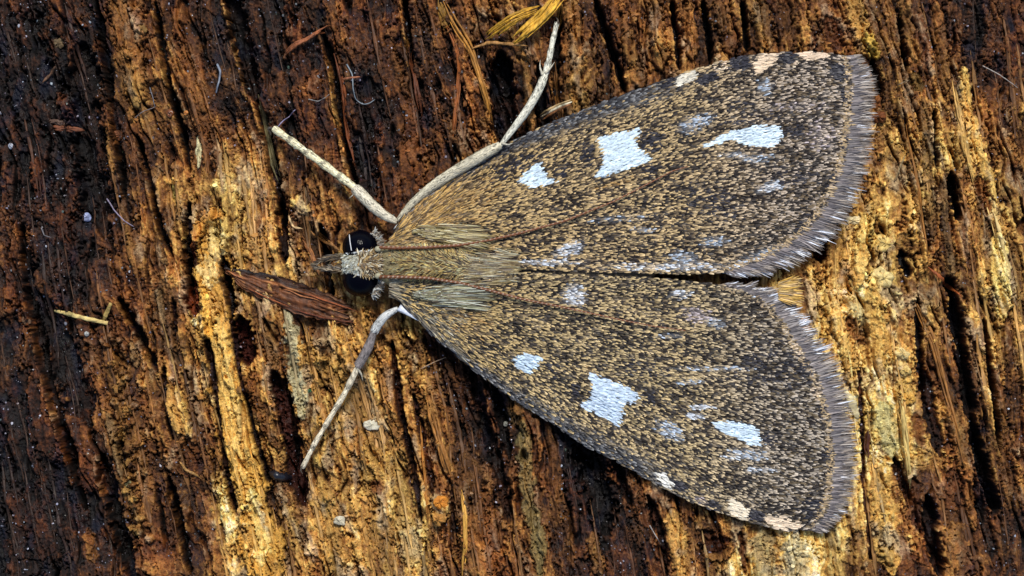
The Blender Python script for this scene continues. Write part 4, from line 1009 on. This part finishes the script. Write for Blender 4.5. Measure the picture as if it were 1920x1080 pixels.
CZ = lambda x: float(curve_z(x))
thorax = ellipsoid("thorax", 815, 494, .42 + CZ(815), 118, 60, .50, (.22, .18, .09), M_CHITIN, moth, jit=.01)
abdomen = ellipsoid("abdomen", 1040, 510, .34 + CZ(1040), 190, 42, .30, (.20, .15, .09), M_CHITIN, moth)
head = ellipsoid("head", 680, 494, .52 + CZ(678), 37, 21, .34, (.30, .27, .18), M_CHITIN, moth, jit=.02)
for cy, lab in ((463, "glossy black eye with a fine pale hair across it"), (524, "glossy black eye with a blue glint")):
    e = ellipsoid("eye", 675, cy, .50 + CZ(675), 33, 32, .30, (.01, .01, .02), M_EYE, moth, nu=48, nv=32); e['label'] = lab
# fine pale hair on the upper eye
p = np.array([(655, 440), (656, 452), (659, 470)], float); zz = np.array([.70, .80, .84]) + CZ(655)
V, F = sweep(P(*resample(p, 8).T, np.interp(np.arange(8), [0, 4, 7], zz)), .010, .010, 5); mesh_obj("eye_hair", V, F, np.full((len(V), 3), .6), M_THREAD, parent=moth)

def th_z(px, py, cx=815, cy=494, cz=.42, rx=118, ry=60, rz=.5):
    q_ = 1 - ((px - cx) / rx) ** 2 - ((py - cy) / ry) ** 2
    return cz + rz * np.sqrt(np.clip(q_, .02, 1)) + curve_z(np.asarray(px, float))

r = np.random.default_rng(77)
def pick_cols(cols, n): return np.array(cols)[r.integers(0, len(cols), n)] * r.uniform(.65, 1.25, (n, 1))
# thorax hair, flowing back and inward (herringbone)
n = 5200; px = r.uniform(704, 925, n); py = 494 + r.uniform(-56, 58, n) * np.interp(px, [704, 740, 860, 925], [.45, .8, .75, .4])
py = py + 0
rel = (py - (494 + (px - 712) * .05)) / 60
ang = -rel * np.interp(px, [712, 860, 925], [1.0, 1.7, .5]) + r.normal(0, .16, n) + .5 * pn(px / 16, py / 12, 100)
wn = pn(px / 22, py / 14, 99)
col = pick_cols([(.26, .19, .08), (.34, .26, .11), (.16, .10, .045), (.33, .31, .17), (.40, .28, .09), (.03, .02, .012), (.03, .02, .012)], n) * (1.15 + .7 * wn[:, None])
Lh = r.uniform(15, 27, n); tz = th_z(px + Lh * np.cos(ang), py + Lh * np.sin(ang)); pit = np.arctan2(np.maximum(tz, th_z(px, py) - .08) - th_z(px, py), Lh / 100)
hair_part("thorax_hair", thorax, px, py, th_z(px, py) + .01, ang, pit + r.uniform(.02, .28, n), Lh, r.uniform(1.8, 3.0, n), np.clip(col, .01, .8), bend=.0, tipcol=np.clip(col * 1.35, 0, .8), seed=1)
# long hair over the wing joint behind the thorax
n = 650; px = r.uniform(860, 950, n); py = 501 + r.normal(0, 15, n)
col = pick_cols([(.26, .19, .08), (.34, .27, .13), (.14, .095, .045), (.06, .04, .025), (.34, .32, .22)], n)
zb = np.interp(px, [880, 990], [.92, .86]) - .0012 * np.abs(py - 503) + curve_z(px)
hair_part("rear_hair", thorax, px, py, zb - .02, (503 - py) / 220 + r.normal(0, .10, n), r.uniform(-.06, .06, n), r.uniform(18, 36, n), r.uniform(1.3, 2.3, n), col, bend=-.02, tipcol=col * 1.2, seed=2)
# shoulder tufts (tegulae)
for k, (y0, y1, sg) in enumerate([(432, 446, -1), (552, 562, 1)]):
    n = 1100; u_ = r.uniform(0, 1, n) ** 1.2; px = 772 + 105 * u_; w = np.interp(u_, [0, .4, 1], [2.5, 13, 17])
    py = (y0 + (y1 - y0) * u_ * (1 if k == 0 else .4)) + r.normal(0, .55, n) * w
    col = pick_cols([(.33, .33, .20), (.26, .23, .11), (.44, .46, .37), (.16, .13, .07), (.07, .05, .03)] if k else [(.38, .31, .12), (.30, .23, .08), (.48, .44, .26), (.18, .13, .05), (.07, .045, .02)], n)
    z = np.maximum(wing_z('u' if k == 0 else 'l', px, py), .2) + .09 + .04 * r.random(n)
    o = hair_part("shoulder_tuft", moth, px, py, z, np.full(n, .10 if k == 0 else -.02) + (py - y0) / 160 * .6 + r.normal(0, .05, n), r.uniform(-.05, .06, n), r.uniform(24, 58, n), r.uniform(1.2, 2.1, n), col, bend=-.03, tipcol=col * 1.1, seed=3 + k, kind='stuff',
              label="pale straw tuft over the upper wing base" if k == 0 else "pale greenish tuft over the lower wing base")
# golden hair at wing roots
for k, s in enumerate('ul'):
    n = 1100; u_ = r.random(n); px = 728 + 130 * u_
    c = WING[s][0]; cy = np.interp(px, c[:, 0], c[:, 1]); py = (cy + (5 if s == 'u' else -5)) * (1 - (v_ := r.random(n))) + (480 if s == 'u' else 522) * v_
    col = pick_cols([(.50, .31, .09), (.36, .22, .07), (.20, .13, .06), (.10, .07, .04)] if s == 'u' else [(.30, .25, .15), (.20, .16, .10), (.40, .36, .26), (.10, .08, .055)], n)
    hair_part("root_hair", wings[s], px, py, wing_z(s, px, py) + .02, scale_dir(s, px, py) + r.normal(0, .12, n), r.uniform(0, .15, n), r.uniform(16, 30, n), r.uniform(1.8, 3.2, n), col, bend=-.03, tipcol=col * 1.4, seed=7 + k)
# head hair and collar
n = 2200; px = r.uniform(644, 722, n); py = 494 + r.uniform(-19, 19, n)
z = .50 + .36 * np.sqrt(np.clip(1 - ((px - 680) / 40) ** 2 - ((py - 494) / 27) ** 2, .05, 1)) + curve_z(px)
col = np.where((px < 672)[:, None], pick_cols([(.42, .43, .35), (.32, .32, .24), (.48, .49, .43), (.22, .19, .12)], n), pick_cols([(.34, .22, .08), (.14, .085, .035), (.50, .45, .32), (.06, .04, .02)], n))
hair_part("head_hair", head, px, py, z + .012, np.where(px < 672, r.normal(1.57, .8, n), r.normal(0, 1.0, n)), r.uniform(.0, .35, n), np.where(px < 672, 6, 12) * r.uniform(.7, 1.3, n), r.uniform(1.8, 3.0, n), col, bend=-.02, tipcol=np.clip(col * 1.15, 0, .8), seed=11)
# pale rims between head and eyes, and cheeks behind the eyes
for k, cy in enumerate((472, 515)):
    n = 130; px = r.uniform(648, 706, n); py = cy + r.normal(0, .7, n) + (-1 if k == 0 else 1) * (-.004) * (px - 675) ** 2 + (0 if k else 0)
    zr = .50 + .30 + curve_z(px) - .00016 * (px - 675) ** 2
    col = pick_cols([(.62, .68, .72), (.5, .5, .46)], n)
    hair_part("eye_rim", head, px, py, zr, r.normal(0, .2, n), r.uniform(0, .1, n), r.uniform(5, 8, n), r.uniform(1.3, 2, n), col, seed=20 + k)
    n = 230; th = r.uniform(-.55, .95, n) * (1 if k else -1) * (1) ; rr = r.uniform(32, 40, n)
    cyy = 464 if k == 0 else 523
    px = 675 + rr * np.cos(th); py = cyy + rr * np.sin(th) * 1.0
    col = pick_cols([(.22, .19, .14), (.10, .07, .045), (.34, .35, .33)], n)
    hair_part("cheek_hair", head, px, py, .46 + .15 * r.random(n) + curve_z(px), r.normal(.1 if k else -.1, .6, n), r.uniform(0, .25, n), r.uniform(7, 13, n), r.uniform(1.8, 3, n), col, bend=-.03, seed=24 + k)
# palps: pointed brush in front of the head
for k, (pts, w) in enumerate([([(648, 484), (625, 480), (610, 486), (594, 495)], 5), ([(648, 503), (627, 506), (612, 506), (598, 503)], 4)]):
    p = resample(pts, 14); s_ = np.linspace(0, 1, 14); z = .40 - .06 * s_ + curve_z(p[:, 0])
    V, F = sweep(P(p[:, 0], p[:, 1], z), w / 100 * np.interp(s_, [0, .3, 1], [1, 1, .15]), w / 100 * np.interp(s_, [0, .3, 1], [1, 1, .15]), 8, jit=.1)
    pal = mesh_obj("palp", V, F, tones(len(V), (.10, .07, .04), .3), M_CHITIN, parent=moth)
    n = 260; q_ = r.random(n); px = np.interp(q_, s_, p[:, 0]); py = np.interp(q_, s_, p[:, 1]) + r.normal(0, 1, n) * w * .7 * (1.1 - q_)
    col = pick_cols([(.12, .08, .04), (.06, .04, .02), (.22, .17, .10), (.03, .02, .012)], n)
    hair_part("palp_scales", pal, px, py, .45 + curve_z(px) + r.uniform(-.02, .05, n), math.pi - .25 + r.normal(0, .22, n) + (0 if k == 0 else .45), r.uniform(-.1, .12, n), r.uniform(9, 16, n), r.uniform(1.5, 2.4, n), col, bend=-.02, seed=30 + k)

# antennae
def antenna(pts, side, seed):
    n = 210; p = resample(pts, n); s_ = np.linspace(0, 1, n)
    zb = np.maximum(wing_z(side, p[:, 0], p[:, 1]), np.where(p[:, 0] < 930, th_z(p[:, 0], p[:, 1]), -9)) + .11
    zb = np.convolve(np.pad(zb, 6, mode='edge'), np.ones(13) / 13, 'valid')
    zb[:6] = np.linspace(.80 + CZ(712), zb[6], 6)
    ring = np.where(np.arange(n) % 3 == 0, 1.18, np.where(np.arange(n) % 3 == 1, 1.0, .78))
    rad = np.interp(s_, [0, .05, .4, 1], [.034, .032, .024, .009]) * ring
    V, F = sweep(P(p[:, 0], p[:, 1], zb), rad, rad, 8)
    c = np.tile(np.array([.15, .048, .014]), (len(V), 1)); c[:n * 8].reshape(n, 8, 3)[:, :, :] *= np.interp(s_, [0, .5, 1], [1, 1.1, 1.4])[:, None, None]
    cc = c[:n * 8].reshape(n, 8, 3); cc[::3, 3 if side == 'u' else 2] = np.array([.42, .33, .24])      # pale dots on the top of each segment
    return mesh_obj("antenna", V, F, c, M_CHITIN, parent=moth)
antenna([(712, 464), (740, 465), (800, 464), (860, 460), (920, 450), (980, 436), (1060, 414), (1150, 378), (1220, 342), (1262, 320), (1290, 312)], 'u', 1)
antenna([(712, 519), (740, 519), (800, 521), (860, 530), (920, 545), (980, 561), (1060, 577), (1150, 597), (1220, 611), (1285, 620)], 'l', 2)
for cy in (467, 517):
    ellipsoid("antenna_base", 709, cy, .78 + CZ(710), 7, 6, .06, (.34, .31, .20), M_CHITIN, moth, nu=14, nv=8, jit=.05)

# legs
def leg(label, segs, seed):
    """segs: list of (part name, points with z, r0, r1, colour, rings)"""
    root = None
    for k, (nm, pts, r0, r1, c, rings) in enumerate(segs):
        pts = np.array(pts, float); n = max(12, rings * 8 + 4); p = resample(pts, n); s_ = np.linspace(0, 1, n)
        rad = np.interp(s_, [0, 1], [r0, r1]) / 111
        if rings:
            ph = (s_ * rings) % 1; rad = rad * (.74 + .34 * ph)
        else: rad = rad * np.interp(s_, [0, .1, .45, .9, 1], [.55, .85, 1.1, 1.05, .7])
        pw = P(p[:, 0], p[:, 1], p[:, 2]); V, F = sweep(pw, rad, rad * .9, 10, jit=.07, seed=seed + k)
        T = tones(len(V), c, .28, seed + k)
        if rings: T[:n * 10].reshape(n, 10, 3)[((s_ * rings) % 1) > .86] *= .55
        o = mesh_obj(nm, V, F, T, M_CHITIN, parent=root if root else moth)
        if root is None: root = o; o['label'] = label
        # flat scales clothing the segment
        m = 700; rr = np.random.default_rng(seed * 7 + k); q_ = rr.random(m) * .96
        cen = np.stack([np.interp(q_, s_, pw[:, j]) for j in range(3)], 1); T_ = np.gradient(pw, axis=0); T_ /= np.linalg.norm(T_, axis=1)[:, None]
        tg = np.stack([np.interp(q_, s_, T_[:, j]) for j in range(3)], 1); sd_ = np.cross(tg, [0, 0, 1.]); sd_ /= np.linalg.norm(sd_, axis=1)[:, None]
        th = rr.uniform(-.3, math.pi + .3, m); out = sd_ * np.cos(th)[:, None] + np.array([0, 0, 1.])[None] * np.sin(th)[:, None]
        rq = np.interp(q_, s_, rad)
        cc = np.asarray(c)[None] * rr.uniform(.7, 1.25, (m, 1)); cc[rr.random(m) < .16] *= .35
        if rings: cc[((q_ * rings) % 1) > .82] *= .42; cc[((q_ * rings) % 1) < .25] *= 1.15
        V2, F2, T2 = ribbons(cen + out * (rq * .98)[:, None], tg + out * .12, out, rr.uniform(.04, .08, m), rr.uniform(.014, .024, m), -rr.uniform(0, .01, m), cc, levels=3, tipw=.3)
        sc_ = mesh_obj("leg_scales", V2, F2, np.clip(T2, 0, .9), M_HAIR, parent=root, smooth=False); sc_['kind'] = 'stuff'
    return root
def wz(x, y, d=.1): return float(hs(x, y)[0]) + d
leg("front leg stretched up and left, straw-white and ringed",
    [("leg", [(744, 416, .42), (716, 402, .46), (690, 378, .46), (664, 351, .42)], 9.5, 12, (.66, .60, .45), 0),
     ("tarsus", [(666, 352, .42), (620, 318, .34), (565, 278, .26), (512, 240, .22)], 9, 8, (.80, .72, .46), 5),
     ("claw", [(514, 241, .22), (506, 240, .18), (507, 249, .12)], 3, 1, (.10, .08, .06), 0)], 1)
leg("middle leg lying along the upper wing edge and raised to the top of the picture",
    [("leg", [(746, 414, .42), (775, 376, .46), (830, 335, .48), (890, 299, .48), (938, 272, .46)], 8.5, 12, (.55, .50, .36), 0),
     ("tibia", [(936, 276, .46), (985, 212, .46), (1008, 176, .42), (1022, 140, .38)], 6.5, 8.6, (.66, .64, .52), 0),
     ("tarsus", [(1021, 144, .38), (1030, 110, .34), (1036, 78, .30), (1044, 44, .28)], 7.6, 4.8, (.70, .68, .55), 4)], 11)
leg("foreleg reaching down and left, grey with a pale foot",
    [("leg", [(746, 578, .42), (722, 592, .44), (706, 612, .42), (702, 622, .40)], 7, 9, (.55, .56, .54), 0),
     ("tibia", [(702, 618, .40), (692, 648, .36), (680, 672, .32), (670, 688, .30)], 8.5, 9.5, (.22, .19, .18), 0),
     ("tarsus", [(672, 686, .30), (648, 735, .24), (618, 785, .20), (592, 828, .18), (567, 878, .16)], 7, 5, (.66, .58, .42), 5)], 21)
for (a_, b_, c) in [((748, 576), (788, 603), (.66, .70, .78)), ((742, 424), (752, 432), (.66, .68, .66))]:
    p = resample([a_, ((a_[0] + b_[0]) / 2, (a_[1] + b_[1]) / 2), b_], 10); s_ = np.linspace(0, 1, 10)
    V, F = sweep(P(p[:, 0], p[:, 1], np.full(10, .46)), .07 * (1.05 - s_), .05 * (1.05 - s_), 7, jit=.1); mesh_obj("leg_joint", V, F, tones(len(V), c, .2), M_CHITIN, parent=moth)
for k, (root_, pts) in enumerate([('leg', [(672, 352, .46), (662, 366, .44), (654, 372, .40)]), ('leg', [(1022, 138, .42), (1032, 128, .42), (1040, 116, .38)]), ('leg', [(1018, 142, .42), (1012, 126, .40), (1013, 112, .36)]),
                                 ('leg', [(940, 268, .50), (952, 272, .48), (962, 268, .44)]), ('leg', [(568, 874, .18), (563, 882, .14), (568, 889, .10)]), ('leg', [(1043, 47, .28), (1047, 38, .22), (1042, 32, .16)]), ('leg', [(670, 690, .34), (678, 702, .30), (680, 714, .24)])]):
    pts = np.array(pts); p = resample(pts, 10); s_ = np.linspace(0, 1, 10)
    V, F = sweep(P(p[:, 0], p[:, 1], p[:, 2]), .028 * (1.1 - s_), .026 * (1.1 - s_), 6, jit=.1); mesh_obj("leg_spur", V, F, tones(len(V), (.46, .42, .32) if k not in (4, 5) else (.10, .08, .06), .2), M_CHITIN, parent=moth)
# orange tuft of the hind wing showing between the forewings
n = 420; q_ = r.random(n); px = 1458 + 16 * r.random(n); py = 528 + 34 * q_
col = pick_cols([(.66, .40, .08), (.50, .30, .08), (.74, .52, .20), (.30, .18, .07)], n)
hair_part("hindwing_fringe", moth, px, py, .56 + curve_z(px) + r.uniform(-.02, .02, n), (py - 545) / 60 + r.normal(0, .1, n), r.uniform(-.1, .1, n), r.uniform(20, 36, n), r.uniform(2, 3.2, n), col, seed=60, label="orange hair showing between the wings")
